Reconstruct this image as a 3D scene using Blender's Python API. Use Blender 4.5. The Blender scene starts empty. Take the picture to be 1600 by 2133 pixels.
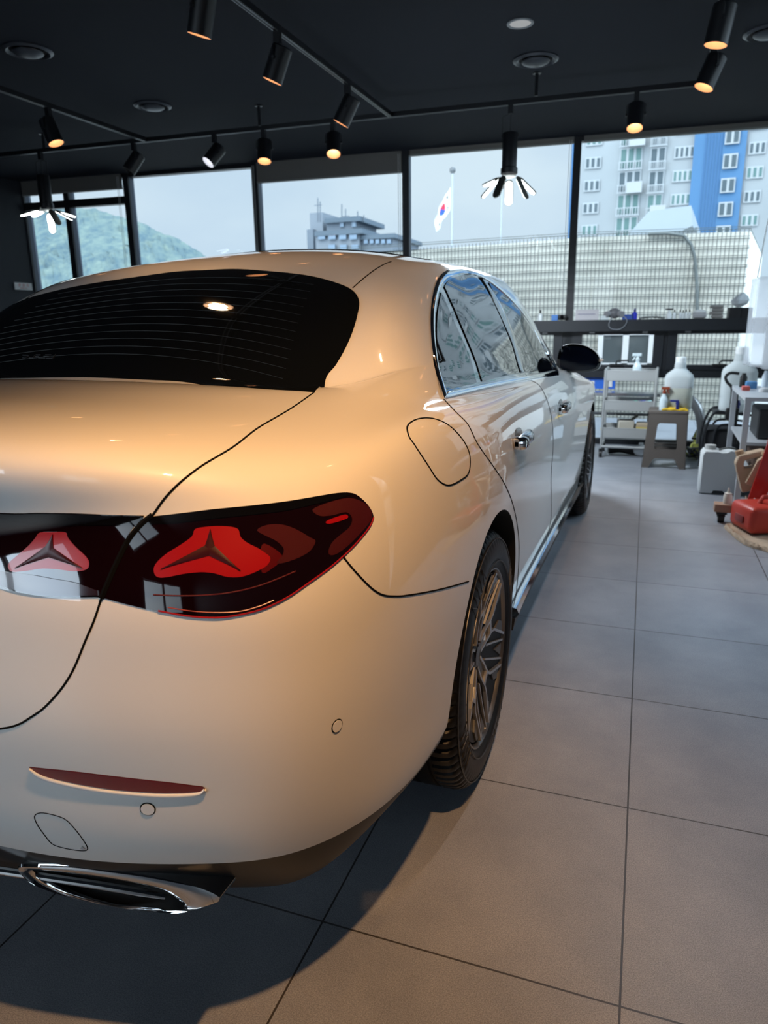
EXPOSURE = 0.0; SKY = 1.08; SIDE_LOBE = 7.5; BACK_LOBE = 8.5; SUN = 2.4; SPOTP = 18
import bpy, bmesh, math, random
import numpy as np
from mathutils import Vector, Matrix
from mathutils.bvhtree import BVHTree
from mathutils.geometry import delaunay_2d_cdt
random.seed(7)
S = bpy.context.scene
COL = S.collection
PI = math.pi

# ------------------------------------------------------------------ camera
CAM = Vector((1.2906, -1.7441, 1.2139)); FPX = 1486.18
YAW, PITCH, ROLL = -0.363439, 0.255864, -0.0138128
_f = Vector((math.sin(YAW)*math.cos(PITCH), math.cos(YAW)*math.cos(PITCH), -math.sin(PITCH)))
_r = Vector((math.cos(YAW), -math.sin(YAW), 0)); _u = _r.cross(_f)
_R = math.cos(ROLL)*_r + math.sin(ROLL)*_u; _U = -math.sin(ROLL)*_r + math.cos(ROLL)*_u
cd = bpy.data.cameras.new('camera'); cam = bpy.data.objects.new('camera', cd); COL.objects.link(cam)
cam.matrix_world = Matrix(((_R.x, _U.x, -_f.x, CAM.x), (_R.y, _U.y, -_f.y, CAM.y), (_R.z, _U.z, -_f.z, CAM.z), (0, 0, 0, 1)))
cd.sensor_fit = 'VERTICAL'; cd.sensor_height = 24; cd.lens = FPX/2133*24; cd.clip_start = 0.05; cd.clip_end = 2000
S.camera = cam
cd.dof.use_dof = True; cd.dof.focus_distance = 1.35; cd.dof.aperture_fstop = 4.2
def ray(px, py):
    return (_f + _R*((px-800)/FPX) + _U*((1066.5-py)/FPX)).normalized()
def onplane(px, py, n, d):
    n = Vector(n); v = ray(px, py); return CAM + v*((d-n.dot(CAM))/n.dot(v))
def fl(px, py, z=0.0): return onplane(px, py, (0, 0, 1), z)

S.view_settings.view_transform = 'Standard'; S.view_settings.look = 'None'; S.view_settings.gamma = 1
S.view_settings.use_curve_mapping = False; S.view_settings.exposure = EXPOSURE
S.cycles.use_denoising = True
S.cycles.max_bounces = 8; S.cycles.diffuse_bounces = 3; S.cycles.glossy_bounces = 4; S.cycles.transparent_max_bounces = 16
S.cycles.transmission_bounces = 6; S.cycles.caustics_reflective = False; S.cycles.caustics_refractive = False
S.cycles.sample_clamp_indirect = 4.0

# ------------------------------------------------------------------ world: bright overcast sky with soft cloud
W = bpy.data.worlds.new('sky'); S.world = W; W.use_nodes = True
nt = W.node_tree; nt.nodes.clear()
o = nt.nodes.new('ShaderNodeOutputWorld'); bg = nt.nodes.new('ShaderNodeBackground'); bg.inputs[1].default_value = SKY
tc = nt.nodes.new('ShaderNodeTexCoord'); mp = nt.nodes.new('ShaderNodeMapping'); mp.inputs['Scale'].default_value = (1, 1, 2.2)
nz = nt.nodes.new('ShaderNodeTexNoise'); nz.inputs['Scale'].default_value = 2.0; nz.inputs['Detail'].default_value = 5; nz.inputs['Roughness'].default_value = .5
cr = nt.nodes.new('ShaderNodeValToRGB')
cr.color_ramp.elements[0].position = .36; cr.color_ramp.elements[0].color = (.55, .69, .84, 1)
cr.color_ramp.elements[1].position = .66; cr.color_ramp.elements[1].color = (.72, .84, .93, 1)
nt.links.new(tc.outputs['Generated'], mp.inputs[0]); nt.links.new(mp.outputs[0], nz.inputs[0]); nt.links.new(nz.outputs[0], cr.inputs[0])
# bright sky lobe added out of view, high on the right, to light the room
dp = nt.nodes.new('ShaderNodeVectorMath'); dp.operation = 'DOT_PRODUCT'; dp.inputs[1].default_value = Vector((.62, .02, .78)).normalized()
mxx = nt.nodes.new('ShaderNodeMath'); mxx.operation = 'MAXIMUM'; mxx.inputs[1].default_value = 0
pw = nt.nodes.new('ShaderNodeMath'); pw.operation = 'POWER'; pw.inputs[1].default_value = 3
ma = nt.nodes.new('ShaderNodeMath'); ma.operation = 'MULTIPLY_ADD'; ma.inputs[1].default_value = SKY*SIDE_LOBE; ma.inputs[2].default_value = SKY
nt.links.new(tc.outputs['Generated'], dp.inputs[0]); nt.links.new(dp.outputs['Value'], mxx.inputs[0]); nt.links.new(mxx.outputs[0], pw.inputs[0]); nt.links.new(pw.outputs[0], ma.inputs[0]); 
d2 = nt.nodes.new('ShaderNodeVectorMath'); d2.operation = 'DOT_PRODUCT'; d2.inputs[1].default_value = Vector((-.50, -.85, .06)).normalized()  # second bright lobe added low behind the room, to light the car's rear
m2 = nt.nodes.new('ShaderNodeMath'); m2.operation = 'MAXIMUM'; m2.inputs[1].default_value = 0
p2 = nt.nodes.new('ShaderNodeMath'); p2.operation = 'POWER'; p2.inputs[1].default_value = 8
a2 = nt.nodes.new('ShaderNodeMath'); a2.operation = 'MULTIPLY_ADD'; a2.inputs[1].default_value = SKY*BACK_LOBE
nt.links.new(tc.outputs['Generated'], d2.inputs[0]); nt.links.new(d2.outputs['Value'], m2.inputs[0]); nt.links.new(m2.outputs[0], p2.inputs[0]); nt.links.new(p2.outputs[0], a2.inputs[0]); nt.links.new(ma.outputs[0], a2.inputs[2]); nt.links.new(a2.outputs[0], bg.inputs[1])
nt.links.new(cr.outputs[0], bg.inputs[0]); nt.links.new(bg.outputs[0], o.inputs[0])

# diffuse daylight from high behind the building, veiled by cloud
sd = bpy.data.lights.new('veiled_sun', 'SUN'); sd.energy = SUN; sd.angle = math.radians(35); sd.color = (1, .98, .94)
so = bpy.data.objects.new('veiled_sun', sd); COL.objects.link(so); so.rotation_euler = Vector((.25, .70, -.75)).to_track_quat('-Z', 'Y').to_euler(); so.location = (0, 0, 20)
# ------------------------------------------------------------------ helpers
_mats = {}
def mat(name, col, rough=.5, metal=0, coat=0, coat_rough=.03, spec=.5, emit=None, es=0, bump=None, var=None, trans=0, alpha=1, ior=1.45):
    """procedural principled material; bump=(scale, strength), var=(scale, amount) mottles the colour"""
    if name in _mats: return _mats[name]
    m = bpy.data.materials.new(name); m.use_nodes = True; n = m.node_tree.nodes; b = n['Principled BSDF']; L = m.node_tree.links
    b.inputs['Base Color'].default_value = (*col, 1); b.inputs['Roughness'].default_value = rough; b.inputs['Metallic'].default_value = metal
    b.inputs['Coat Weight'].default_value = coat; b.inputs['Coat Roughness'].default_value = coat_rough
    b.inputs['Specular IOR Level'].default_value = spec; b.inputs['Transmission Weight'].default_value = trans
    b.inputs['Alpha'].default_value = alpha; b.inputs['IOR'].default_value = ior
    if emit: b.inputs['Emission Color'].default_value = (*emit, 1); b.inputs['Emission Strength'].default_value = es
    if var or bump:
        t = n.new('ShaderNodeTexCoord')
    if var:
        z = n.new('ShaderNodeTexNoise'); z.inputs['Scale'].default_value = var[0]; z.inputs['Detail'].default_value = 6
        r = n.new('ShaderNodeValToRGB'); a = var[1]
        r.color_ramp.elements[0].position = .3; r.color_ramp.elements[1].position = .7
        r.color_ramp.elements[0].color = (*[max(0, c*(1-a)) for c in col], 1); r.color_ramp.elements[1].color = (*[min(1, c*(1+a)) for c in col], 1)
        L.new(t.outputs['Object'], z.inputs[0]); L.new(z.outputs[0], r.inputs[0]); L.new(r.outputs[0], b.inputs['Base Color'])
    if bump:
        z = n.new('ShaderNodeTexNoise'); z.inputs['Scale'].default_value = bump[0]; z.inputs['Detail'].default_value = 4
        u = n.new('ShaderNodeBump'); u.inputs['Strength'].default_value = bump[1]; u.inputs['Distance'].default_value = .002
        L.new(t.outputs['Object'], z.inputs[0]); L.new(z.outputs[0], u.inputs['Height']); L.new(u.outputs[0], b.inputs['Normal'])
    _mats[name] = m; return m

class MB:
    """collects shapes into one mesh"""
    def __init__(s): s.v = []; s.f = []; s.mi = []; s.cur = 0
    def add(s, vs, fs):
        k = len(s.v); s.v += [tuple(v) for v in vs]; s.f += [tuple(k+i for i in f) for f in fs]; s.mi += [s.cur]*len(fs); return s
    def box(s, c, d, rz=0, M=None):
        x, y, z = (a/2 for a in d); P = [Vector((i*x, j*y, k*z)) for i in (-1, 1) for j in (-1, 1) for k in (-1, 1)]
        R = Matrix.Rotation(rz, 3, 'Z') if M is None else M
        return s.add([R@p+Vector(c) for p in P], [(0, 1, 3, 2), (4, 6, 7, 5), (0, 4, 5, 1), (2, 3, 7, 6), (0, 2, 6, 4), (1, 5, 7, 3)])
    def rbox(s, c, d, r=.01, rz=0, M=None, seg=2):
        bm = bmesh.new(); bmesh.ops.create_cube(bm, size=1); bmesh.ops.scale(bm, vec=d, verts=bm.verts)
        bmesh.ops.bevel(bm, geom=list(bm.edges), offset=r, segments=seg, affect='EDGES', profile=.5)
        R = Matrix.Rotation(rz, 3, 'Z') if M is None else M
        bm.verts.index_update(); s.add([R@v.co+Vector(c) for v in bm.verts], [tuple(v.index for v in f.verts) for f in bm.faces]); bm.free(); return s
    def loft(s, rings, cap=True, closed=False):
        n = len(rings[0]); V = [p for r in rings for p in r]; F = []
        m = len(rings)
        for i in range(m if closed else m-1):
            a = i*n; b = ((i+1) % m)*n
            for j in range(n): k = (j+1) % n; F.append((a+j, a+k, b+k, b+j))
        if cap and not closed: F.append(tuple(range(n))[::-1]); F.append(tuple((m-1)*n+j for j in range(n)))
        return s.add(V, F)
    def cyl(s, a, b, r, r2=None, n=20, cap=True):
        a = Vector(a); b = Vector(b); r2 = r if r2 is None else r2
        q = (b-a).to_track_quat('Z', 'Y'); e = [Vector((math.cos(2*PI*i/n), math.sin(2*PI*i/n), 0)) for i in range(n)]
        return s.loft([[a+q@(p*r) for p in e], [b+q@(p*r2) for p in e]], cap)
    def lathe(s, prof, M=None, n=28, cap=True):
        """prof = [(r, z)...] turned about local Z"""
        M = M or Matrix()
        return s.loft([[M@Vector((max(r, 1e-4)*math.cos(2*PI*i/n), max(r, 1e-4)*math.sin(2*PI*i/n), z)) for i in range(n)] for r, z in prof], cap)
    def tube(s, pts, r, n=8, cap=True, closed=False):
        pts = [Vector(p) for p in pts]; rings = []; up = None; N = len(pts)
        for i, p in enumerate(pts):
            t = (pts[(i+1) % N]-pts[i-1]) if closed else (pts[min(i+1, N-1)]-pts[max(i-1, 0)])
            t.normalize()
            if up is None: up = t.orthogonal().normalized()
            up = (up - t*up.dot(t)).normalized(); w = t.cross(up); rr = r[i] if hasattr(r, '__len__') else r
            rings.append([p+(up*math.cos(2*PI*j/n)+w*math.sin(2*PI*j/n))*rr for j in range(n)])
        return s.loft(rings, cap, closed)
    def prism(s, pts, h, M=None):
        """polygon pts (x,y) extruded from 0 to h along local z"""
        M = M or Matrix(); n = len(pts)
        V = [M@Vector((x, y, 0)) for x, y in pts]+[M@Vector((x, y, h)) for x, y in pts]
        return s.add(V, [tuple(range(n))[::-1], tuple(range(n, 2*n))]+[(i, (i+1) % n, n+(i+1) % n, n+i) for i in range(n)])
    def sphere(s, c, r, n=12, M=None, sc=(1, 1, 1)):
        R = M or Matrix.Identity(3)
        return s.loft([[Vector(c)+R@Vector((r*sc[0]*math.sin(t)*math.cos(2*PI*i/n*1.0), r*sc[1]*math.sin(t)*math.sin(2*PI*i/n), r*sc[2]*math.cos(t))) for i in range(n)] for t in [max(.02, min(PI-.02, PI*k/(n//2))) for k in range(n//2+1)]])
    def obj(s, name, m, parent=None, smooth=True, angle=35, recalc=True):
        me = bpy.data.meshes.new(name); me.from_pydata(s.v, [], s.f)
        ms = m if isinstance(m, (list, tuple)) else [m]
        for a in ms: me.materials.append(a)
        if len(ms) > 1: me.polygons.foreach_set('material_index', s.mi)
        if recalc:
            bm = bmesh.new(); bm.from_mesh(me); bmesh.ops.recalc_face_normals(bm, faces=bm.faces); bm.to_mesh(me); bm.free()
        if smooth: me.shade_smooth(); me.set_sharp_from_angle(angle=math.radians(angle))
        me.update()
        ob = bpy.data.objects.new(name, me); COL.objects.link(ob)
        if parent:
            ob.parent = parent
            ob.matrix_parent_inverse = parent.matrix_basis.inverted()
        return ob
def empty(name, loc=(0, 0, 0)):
    e = bpy.data.objects.new(name, None); COL.objects.link(e); e.location = loc; e.empty_display_size = .05; return e
def tag(o, label, cat, group=None, kind=None):
    o['label'] = label; o['category'] = cat
    if group: o['group'] = group
    if kind: o['kind'] = kind
    return o
def struct(o): o['kind'] = 'structure'; return o
def copy_tree(o, loc=None, parent=None):
    c = o.copy(); COL.objects.link(c)
    if parent: c.parent = parent
    if loc is not None: c.location = loc
    for ch in list(o.children): copy_tree(ch, None, c)
    return c
def spl(pts, n=8, closed=False):
    """Catmull-Rom through points of any dimension"""
    P = [np.array(p, float) for p in pts]; N = len(P); out = []
    for i in range(N if closed else N-1):
        if closed: a, b, c, d = P[i-1], P[i], P[(i+1) % N], P[(i+2) % N]
        else: b, c = P[i], P[i+1]; a = P[i-1] if i else 2*b-c; d = P[i+2] if i+2 < N else 2*c-b
        for k in range(n):
            t = k/n; out.append(.5*(2*b+(c-a)*t+(2*a-5*b+4*c-d)*t*t+(3*b-a-3*c+d)*t**3))
    if not closed: out.append(P[-1])
    return out

# ------------------------------------------------------------------ car body surface: levels (bottom to top) x columns (rear centre, round the right side, front centre)
BASE = [(0,-1.125),(.27,-1.115),(.52,-1.085),(.70,-1.03),(.83,-.935),(.902,-.76),(.932,-.50),(.938,-.2),(.935,.15),(.922,.5),(.918,.95),(.918,1.45),(.918,1.95),(.92,2.4),(.925,2.8),(.92,3.15),(.885,3.42),(.79,3.62),(.58,3.74),(.3,3.80),(0,3.815)]
NC = len(BASE)
def inset(d_rear, d_side, d_front, z):
    r = []
    for j, (x, y) in enumerate(BASE):
        w = min(1, max(0, (j-3)/3.)) if j < 12 else 1-min(1, max(0, (j-14)/3.))
        zz = z[0] if j <= 3 else (z[1] if 6 <= j <= 14 else (z[0]+(z[1]-z[0])*(j-3)/3. if j < 6 else (z[2] if j >= 17 else z[1]+(z[2]-z[1])*(j-14)/3.)))
        sx = x - (d_side*(1 if 3 <= j <= 17 else x/.7)) if x > 0 else 0
        if j < 4: sx = x*(1-d_side/.94)
        yy = y
        if j <= 6: yy = y + d_rear*(1-j/8.)
        if j >= 15: yy = y - d_front
        r.append((sx, yy, zz))
    return r
LV = [
 inset(.17, .10, .12, (.20, .17, .17)),
 inset(.10, .045, .07, (.27, .21, .22)),
 inset(.045, .018, .02, (.43, .345, .32)),
 inset(.012, .006, .0, (.56, .47, .45)),
 inset(.0, .0, .0, (.67, .60, .58)),
 inset(.012, .0, .02, (.77, .73, .70)),
 inset(.028, .008, .05, (.87, .85, .79)),
]
for l, ov in ((2, {3: (.70, -.99, .425), 4: (.81, -.90, .408), 5: (.885, -.735, .383), 6: (.914, -.49, .352), 7: (.918, -.2, .345)}),
              (1, {0: (0, -.985, .27), 1: (.26, -.98, .27), 2: (.49, -.95, .272), 3: (.65, -.885, .278), 4: (.78, -.83, .285), 5: (.84, -.68, .30), 6: (.86, -.47, .31), 7: (.88, -.2, .27)}),
              (0, {0: (0, -.88, .225), 1: (.25, -.875, .225), 2: (.45, -.85, .225), 3: (.58, -.80, .225), 4: (.68, -.75, .23), 5: (.74, -.62, .26), 6: (.78, -.44, .275), 7: (.82, -.18, .22)})):
    for j, q in ov.items(): LV[l][j] = q
# shoulder crease / lamp top
LV.append([(0,-1.09,.975),(.26,-1.085,.975),(.50,-1.05,.975),(.67,-.985,.975),(.795,-.88,.97),(.862,-.73,.975),(.892,-.5,.985),(.898,-.2,.985),(.893,.15,.98),(.886,.5,.975),(.886,.95,.965),(.888,1.45,.955),(.888,1.95,.945),(.888,2.4,.92),(.885,2.8,.885),(.865,3.1,.85),(.80,3.35,.82),(.70,3.52,.80),(.52,3.64,.78),(.27,3.70,.78),(0,3.72,.78)])
# deck edge
LV.append([(0,-1.085,1.085),(.25,-1.075,1.082),(.48,-1.035,1.07),(.63,-.955,1.055),(.735,-.83,1.035),(.805,-.67,1.03),(.842,-.46,1.035),(.852,-.2,1.035),(.85,.15,1.02),(.852,.5,1.01),(.858,.95,1.0),(.86,1.45,.995),(.858,1.95,.985),(.845,2.4,.955),(.82,2.8,.92),(.77,3.1,.885),(.69,3.32,.855),(.59,3.46,.835),(.43,3.57,.825),(.23,3.62,.825),(0,3.635,.825)])
# deck middle / belt line
LV.append([(0,-.74,1.10),(.23,-.73,1.098),(.43,-.70,1.09),(.575,-.64,1.078),(.675,-.55,1.07),(.745,-.42,1.068),(.785,-.25,1.066),(.802,-.05,1.056),(.808,.2,1.045),(.815,.55,1.035),(.823,.95,1.025),(.828,1.45,1.015),(.822,1.9,1.005),(.79,2.3,.985),(.74,2.65,.965),(.67,2.95,.935),(.58,3.15,.915),(.47,3.27,.90),(.34,3.35,.895),(.18,3.38,.895),(0,3.39,.895)])
# rear glass base / lower window
LV.append([(0,-.35,1.106),(.22,-.35,1.104),(.43,-.35,1.098),(.58,-.33,1.092),(.655,-.25,1.105),(.705,-.15,1.125),(.74,-.03,1.135),(.755,.12,1.13),(.763,.32,1.125),(.768,.62,1.12),(.772,1.0,1.115),(.775,1.42,1.11),(.765,1.8,1.10),(.735,2.12,1.08),(.69,2.35,1.055),(.62,2.52,1.03),(.53,2.64,1.015),(.42,2.71,1.005),(.29,2.75,1.0),(.15,2.77,1.0),(0,2.775,1.0)])
# rear glass middle
LV.append([(0,-.12,1.248),(.20,-.115,1.243),(.39,-.115,1.24),(.54,-.12,1.238),(.62,-.06,1.248),(.662,.045,1.262),(.688,.19,1.264),(.695,.37,1.25),(.70,.55,1.25),(.70,.78,1.25),(.702,1.06,1.25),(.705,1.4,1.245),(.70,1.68,1.235),(.675,1.9,1.215),(.63,2.07,1.19),(.56,2.2,1.175),(.47,2.29,1.165),(.37,2.34,1.16),(.26,2.37,1.158),(.13,2.385,1.158),(0,2.39,1.158)])
# rear glass top / side window top
LV.append([(0,.16,1.378),(.18,.162,1.373),(.36,.155,1.372),(.49,.15,1.365),(.56,.18,1.365),(.598,.27,1.372),(.612,.42,1.374),(.616,.60,1.378),(.612,.78,1.374),(.613,.94,1.378),(.615,1.13,1.380),(.618,1.34,1.376),(.618,1.5,1.365),(.605,1.64,1.35),(.57,1.75,1.335),(.50,1.84,1.33),(.42,1.89,1.33),(.33,1.92,1.33),(.23,1.94,1.33),(.12,1.95,1.33),(0,1.95,1.33)])
# roof rail
LV.append([(0,.42,1.446),(.15,.422,1.444),(.30,.425,1.439),(.42,.43,1.430),(.485,.48,1.424),(.515,.57,1.424),(.525,.69,1.426),(.528,.82,1.427),(.518,.95,1.42),(.52,1.06,1.422),(.52,1.2,1.423),(.52,1.33,1.421),(.515,1.44,1.416),(.50,1.53,1.41),(.465,1.59,1.406),(.41,1.64,1.406),(.34,1.67,1.408),(.26,1.69,1.41),(.18,1.70,1.412),(.09,1.71,1.412),(0,1.71,1.412)])
LV.append([(0,.68,1.458),(.09,.685,1.456),(.17,.695,1.453),(.23,.72,1.450),(.265,.76,1.449),(.285,.81,1.449),(.295,.87,1.450),(.302,.93,1.451),(.305,1.0,1.452),(.305,1.07,1.452),(.305,1.14,1.452),(.305,1.21,1.451),(.30,1.27,1.449),(.29,1.32,1.447),(.27,1.36,1.445),(.24,1.39,1.444),(.2,1.41,1.444),(.15,1.425,1.444),(.1,1.43,1.444),(.05,1.435,1.444),(0,1.435,1.444)])
_sy = [.86,.865,.87,.88,.90,.92,.94,.96,.985,1.01,1.035,1.06,1.085,1.105,1.12,1.13,1.14,1.145,1.148,1.149,1.15]
LV.append([(0, y, 1.467) for y in _sy])
P = np.array(LV); NL = len(LV)
P[11, 6:13, 0] += .006; P[12, 6:13, 0] += .010; P[12, 6:16, 2] += .010; P[13, 8:13, 0] += .012; P[13, 8:17, 2] += .013; P[14, :, 2] += .020; P[15, :, 2] += .014
for l, j0 in ((12, 10), (11, 11), (10, 12), (13, 11)):
    for j in range(j0, NC): P[l, j, 1] += .17*min(1, (j-j0+1)/3)*(1 if j < 16 else .8)
def ghosted(C):
    m = np.array([-1, 1, 1.])
    G = np.zeros((NL+2, NC+2, 3)); G[1:-1, 1:-1] = C
    G[1:-1, 0] = C[:, 1]*m; G[1:-1, -1] = C[:, -2]*m
    G[0] = 2*G[1]-G[2]; G[-1] = G[-3]*m
    G[-1, 0] *= 1; return G
def bs(t): return np.array([(1-t)**3, 3*t**3-6*t**2+4, -3*t**3+3*t**2+3*t+1, t**3])/6
def evalS(C, nu, nv):
    G = ghosted(C); rows = []
    us = [(i, k/nu) for i in range(NL-1) for k in range(nu)]+[(NL-2, 1.)]
    vs = [(i, k/nv) for i in range(NC-1) for k in range(nv)]+[(NC-2, 1.)]
    T = np.array([sum(b*G[i+a] for a, b in enumerate(bs(t))) for i, t in us])
    return np.stack([sum(b*T[:, i+a] for a, b in enumerate(bs(t))) for i, t in vs], 1)
def solve():
    C = P.copy()
    for _ in range(5):
        C = C + (P - evalS(C, 1, 1))*.9
        C[:, 0, 0] = 0; C[:, -1, 0] = 0; C[-1, :, 0] = 0
    return C
C = solve()
# one more level just below the rear glass keeps the boot deck flat; elsewhere it lies in the surface already found
_row = evalS(C, 4, 1)[9*4+3]; _new = _row.copy()
for j in range(6):
    w = 1 if j < 4 else (.6 if j == 4 else .25); ch = P[9, j]*.28+P[10, j]*.72; ch[2] = P[10, j, 2]-.001 if j < 4 else ch[2]; _new[j] = ch*w+_row[j]*(1-w)
P = np.insert(P, 10, _new, axis=0); NL += 1
C = solve()
NU, NV = 14, 14
G = evalS(C, NU, NV); G[:, 0, 0] = 0; G[:, -1, 0] = 0; G[-1, :, 0] = 0
def body_mesh():
    h, w, _ = G.shape; V = {}; verts = []; F = []
    def vid(i, j, s):
        p = G[i, j]
        if abs(p[0]) < 1e-5: s = 1
        k = (i, j, s)
        if k not in V: V[k] = len(verts); verts.append((p[0]*s, p[1], p[2]))
        return V[k]
    for s in (1, -1):
        for i in range(h-1):
            for j in range(w-1):
                q = [vid(i, j, s), vid(i, j+1, s), vid(i+1, j+1, s), vid(i+1, j, s)]
                if s < 0: q = q[::-1]
                q = [a for n_, a in enumerate(q) if a != q[n_-1]]
                if len(q) > 2: F.append(tuple(q))
    # underside
    for j in range(w-1):
        F.append((vid(0, j, 1), vid(0, j, -1), vid(0, j+1, -1), vid(0, j+1, 1)))
    F = [tuple(dict.fromkeys(f)) for f in F]; F = [f for f in F if len(f) > 2]
    return verts, F
bv, bf = body_mesh()
BVH = BVHTree.FromPolygons(bv, bf)
_me = bpy.data.meshes.new('n_tmp'); _me.from_pydata(bv, [], bf); _me.update(); VN = [Vector(n.vector) for n in _me.vertex_normals]; bpy.data.meshes.remove(_me)
from mathutils.interpolate import poly_3d_calc
def smooth_n(p, i):
    f = bf[i]; w = poly_3d_calc([Vector(bv[k]) for k in f], p); n = Vector()
    for a, k in zip(w, f): n += VN[k]*a
    return n.normalized()
def hit(px, py):
    """where the sight line through a photograph pixel meets the car body"""
    r = BVH.ray_cast(CAM, ray(px, py)); return (r[0], r[1]) if r[0] else (None, None)
def snap(p, d):
    r = BVH.ray_cast(Vector(p)-Vector(d)*1.0, Vector(d)); return (r[0], r[1]) if r[0] else (None, None)

# ------------------------------------------------------------------ car materials
PAINT = mat('white_clearcoat_paint', (.80, .80, .785), rough=.42, coat=1, coat_rough=.012, spec=.35)
BLACKP = mat('black_plastic', (.012, .012, .013), .45)
GLOSSB = mat('gloss_black', (.003, .003, .004), .05, coat=1)
CHROME = mat('chrome', (.82, .83, .84), .06, metal=1)
SATIN = mat('satin_chrome', (.62, .63, .65), .16, metal=1)
GLASSB = mat('tinted_glass', (.004, .005, .006), .02, spec=.9)
GAPM = mat('panel_gap', (.003, .003, .003), .8, spec=.1)
RUBBER = mat('tyre_rubber', (.0045, .0045, .005), .45, spec=.3, bump=(90, .15))
LINER = mat('wheel_liner', (.01, .01, .01), .9)

car = empty('car', (0, 0, 0))
tag(car, 'white four-door saloon seen from its rear right corner, parked on the grey tiles', 'car')
def pix(p):
    v = Vector(p)-CAM; z = v.dot(_f); return (800+FPX*v.dot(_R)/z, 1066.5-FPX*v.dot(_U)/z)
def inpoly(p, poly):
    x, y = p; c = False; n = len(poly)
    for i in range(n):
        x0, y0 = poly[i]; x1, y1 = poly[i-1]
        if (y0 > y) != (y1 > y) and x < (x1-x0)*(y-y0)/(y1-y0)+x0: c = not c
    return c
def curve_on(pts, n=6):
    """pixel tuples (2) are cast onto the body, 3-tuples are snapped straight"""
    out = []
    for p in pts:
        if len(p) == 2:
            q, _ = hit(*p)
            if q is None: continue
            out.append(q)
        else: out.append(Vector(p))
    return [Vector(v) for v in spl(out, n)]

# ---- feature curves of the right half (each continued past the frame where the photograph ends)
Q = {}
Q['trunk_side'] = curve_on([(655,817),(600,855),(540,890),(480,935),(400,985),(350,1030),(318,1073)])
Q['trunk_low'] = curve_on([(212,1245),(197,1290),(180,1330),(150,1400),(115,1450),(70,1490),(0,1518),(.30,-1.11,.645),(0,-1.12,.64)])
Q['bumper_gap'] = curve_on([(712,1157),(735,1185),(760,1212),(780,1230),(800,1240),(825,1242),(850,1240),(915,1228),(976,1211)])
Q['door_rear'] = curve_on([(925,832),(948,857),(975,885),(995,925),(1025,968),(1052,1010),(1068,1050),(1076,1085),(1081,1130),(1080,1180),(1076,1230),(1072,1262)])
Q['door_mid'] = curve_on([(1093,777),(1120,800),(1140,835),(1150,880),(1152,930),(1148,990),(1148,1040),(1147,1085),(1140,1115)])
def pv(n): return [pix(v) for v in Q[n]]

# ---- cut the wheel openings
def mk(name, v, f, mats, mi=None):
    me = bpy.data.meshes.new(name); me.from_pydata(v, [], f)
    for a in mats: me.materials.append(a)
    if mi is not None: me.polygons.foreach_set('material_index', mi)
    me.update(); return me
LOWROW = 2*NU
hb, wb, _ = G.shape
whole = bpy.data.objects.new('body_tmp', mk('body_tmp', bv, bf, [PAINT, LINER])); COL.objects.link(whole)
cut = MB()
for s in (1, -1):
    for y, r in ((-.008, .402), (2.961, .385)):
        a = [PI*1.5-2*PI*i/96 for i in range(96)]
        pf = [(y-r*math.cos(t+PI/2), .345+r*math.sin(t+PI/2)) for t in a]
        pf = [(p, q) for p, q in pf if not (p < y and q < .33)]
        i0 = min(range(len(pf)), key=lambda i: (pf[i][0]-(y-r))**2+(pf[i][1]-.345)**2)
        pf = sorted(pf, key=lambda p: math.atan2(p[1]-.345, p[0]-y))
        left = [(y-r-.065, .32), (y-r-.068, .1), (y, .05)] if y < 1 else [(y-r, .3), (y-r, .1), (y, .05)]
        up = [p for p in pf if p[1] >= .345 or p[0] > y]
        up = sorted(up, key=lambda p: (math.atan2(p[1]-.345, p[0]-y)))
        loop = [(y, .05)]+up+left[:2]
        n = len(loop)
        cut.add([(s*.55, p, q) for p, q in loop]+[(s*1.3, p, q) for p, q in loop], [tuple(range(n)), tuple(range(n, 2*n))[::-1]]+[(i, (i+1) % n, n+(i+1) % n, n+i) for i in range(n)])
cuto = cut.obj('cut_tmp', [LINER], smooth=False)
cuto.data.materials.clear(); cuto.data.materials.append(LINER)
mod = whole.modifiers.new('b', 'BOOLEAN'); mod.operation = 'DIFFERENCE'; mod.solver = 'EXACT'; mod.object = cuto; mod.material_mode = 'TRANSFER'
dg = bpy.context.evaluated_depsgraph_get(); dg.update()
ev = whole.evaluated_get(dg); me = bpy.data.meshes.new_from_object(ev)
bpy.data.objects.remove(whole); bpy.data.objects.remove(cuto)
me.shade_smooth(); me.set_sharp_from_angle(angle=math.radians(28))
nl = len(me.loops); cn = np.zeros(nl*3, np.float32); me.corner_normals.foreach_get('vector', cn); cn = cn.reshape(-1, 3)
VV = [tuple(v.co) for v in me.vertices]

# ---- panels
DR = pv('door_rear'); DM = pv('door_mid'); BG = pv('bumper_gap'); TS = pv('trunk_side'); TL = pv('trunk_low')
FUEL = [(848,893),(853,882),(870,873),(895,871),(925,880),(955,905),(972,930),(979,955),(976,985),(960,1000),(935,1011),(912,1000),(893,972),(875,945),(862,925),(852,910)]
P_rear_door = DR + [(1067,1276), (1135,1160)] + DM[::-1] + [(1010,815)]
P_front_door = DM + [(1135,1160), (1175,1090), (1188,1040), (1186,960), (1187,900), (1186,820), (1168,780)]
far = [pix((0, -1.125, .5)), pix((0, -1.1, .43))]
P_trunk = TS + [(212,1245)] + TL + [pix((0, -1.12, .9)), pix((0,-1.08,1.08)), (-900, 800), pix((-.1, -.37, 1.108)), (0, 778), (400, 798)]
P_bump = [(976,1211)] + BG[::-1] + [(700,1120), (600,1170), (440,1200), (212,1230)] + TL + far + [(-700, 2300), (1000, 2300), (1000, 1560)]
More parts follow.
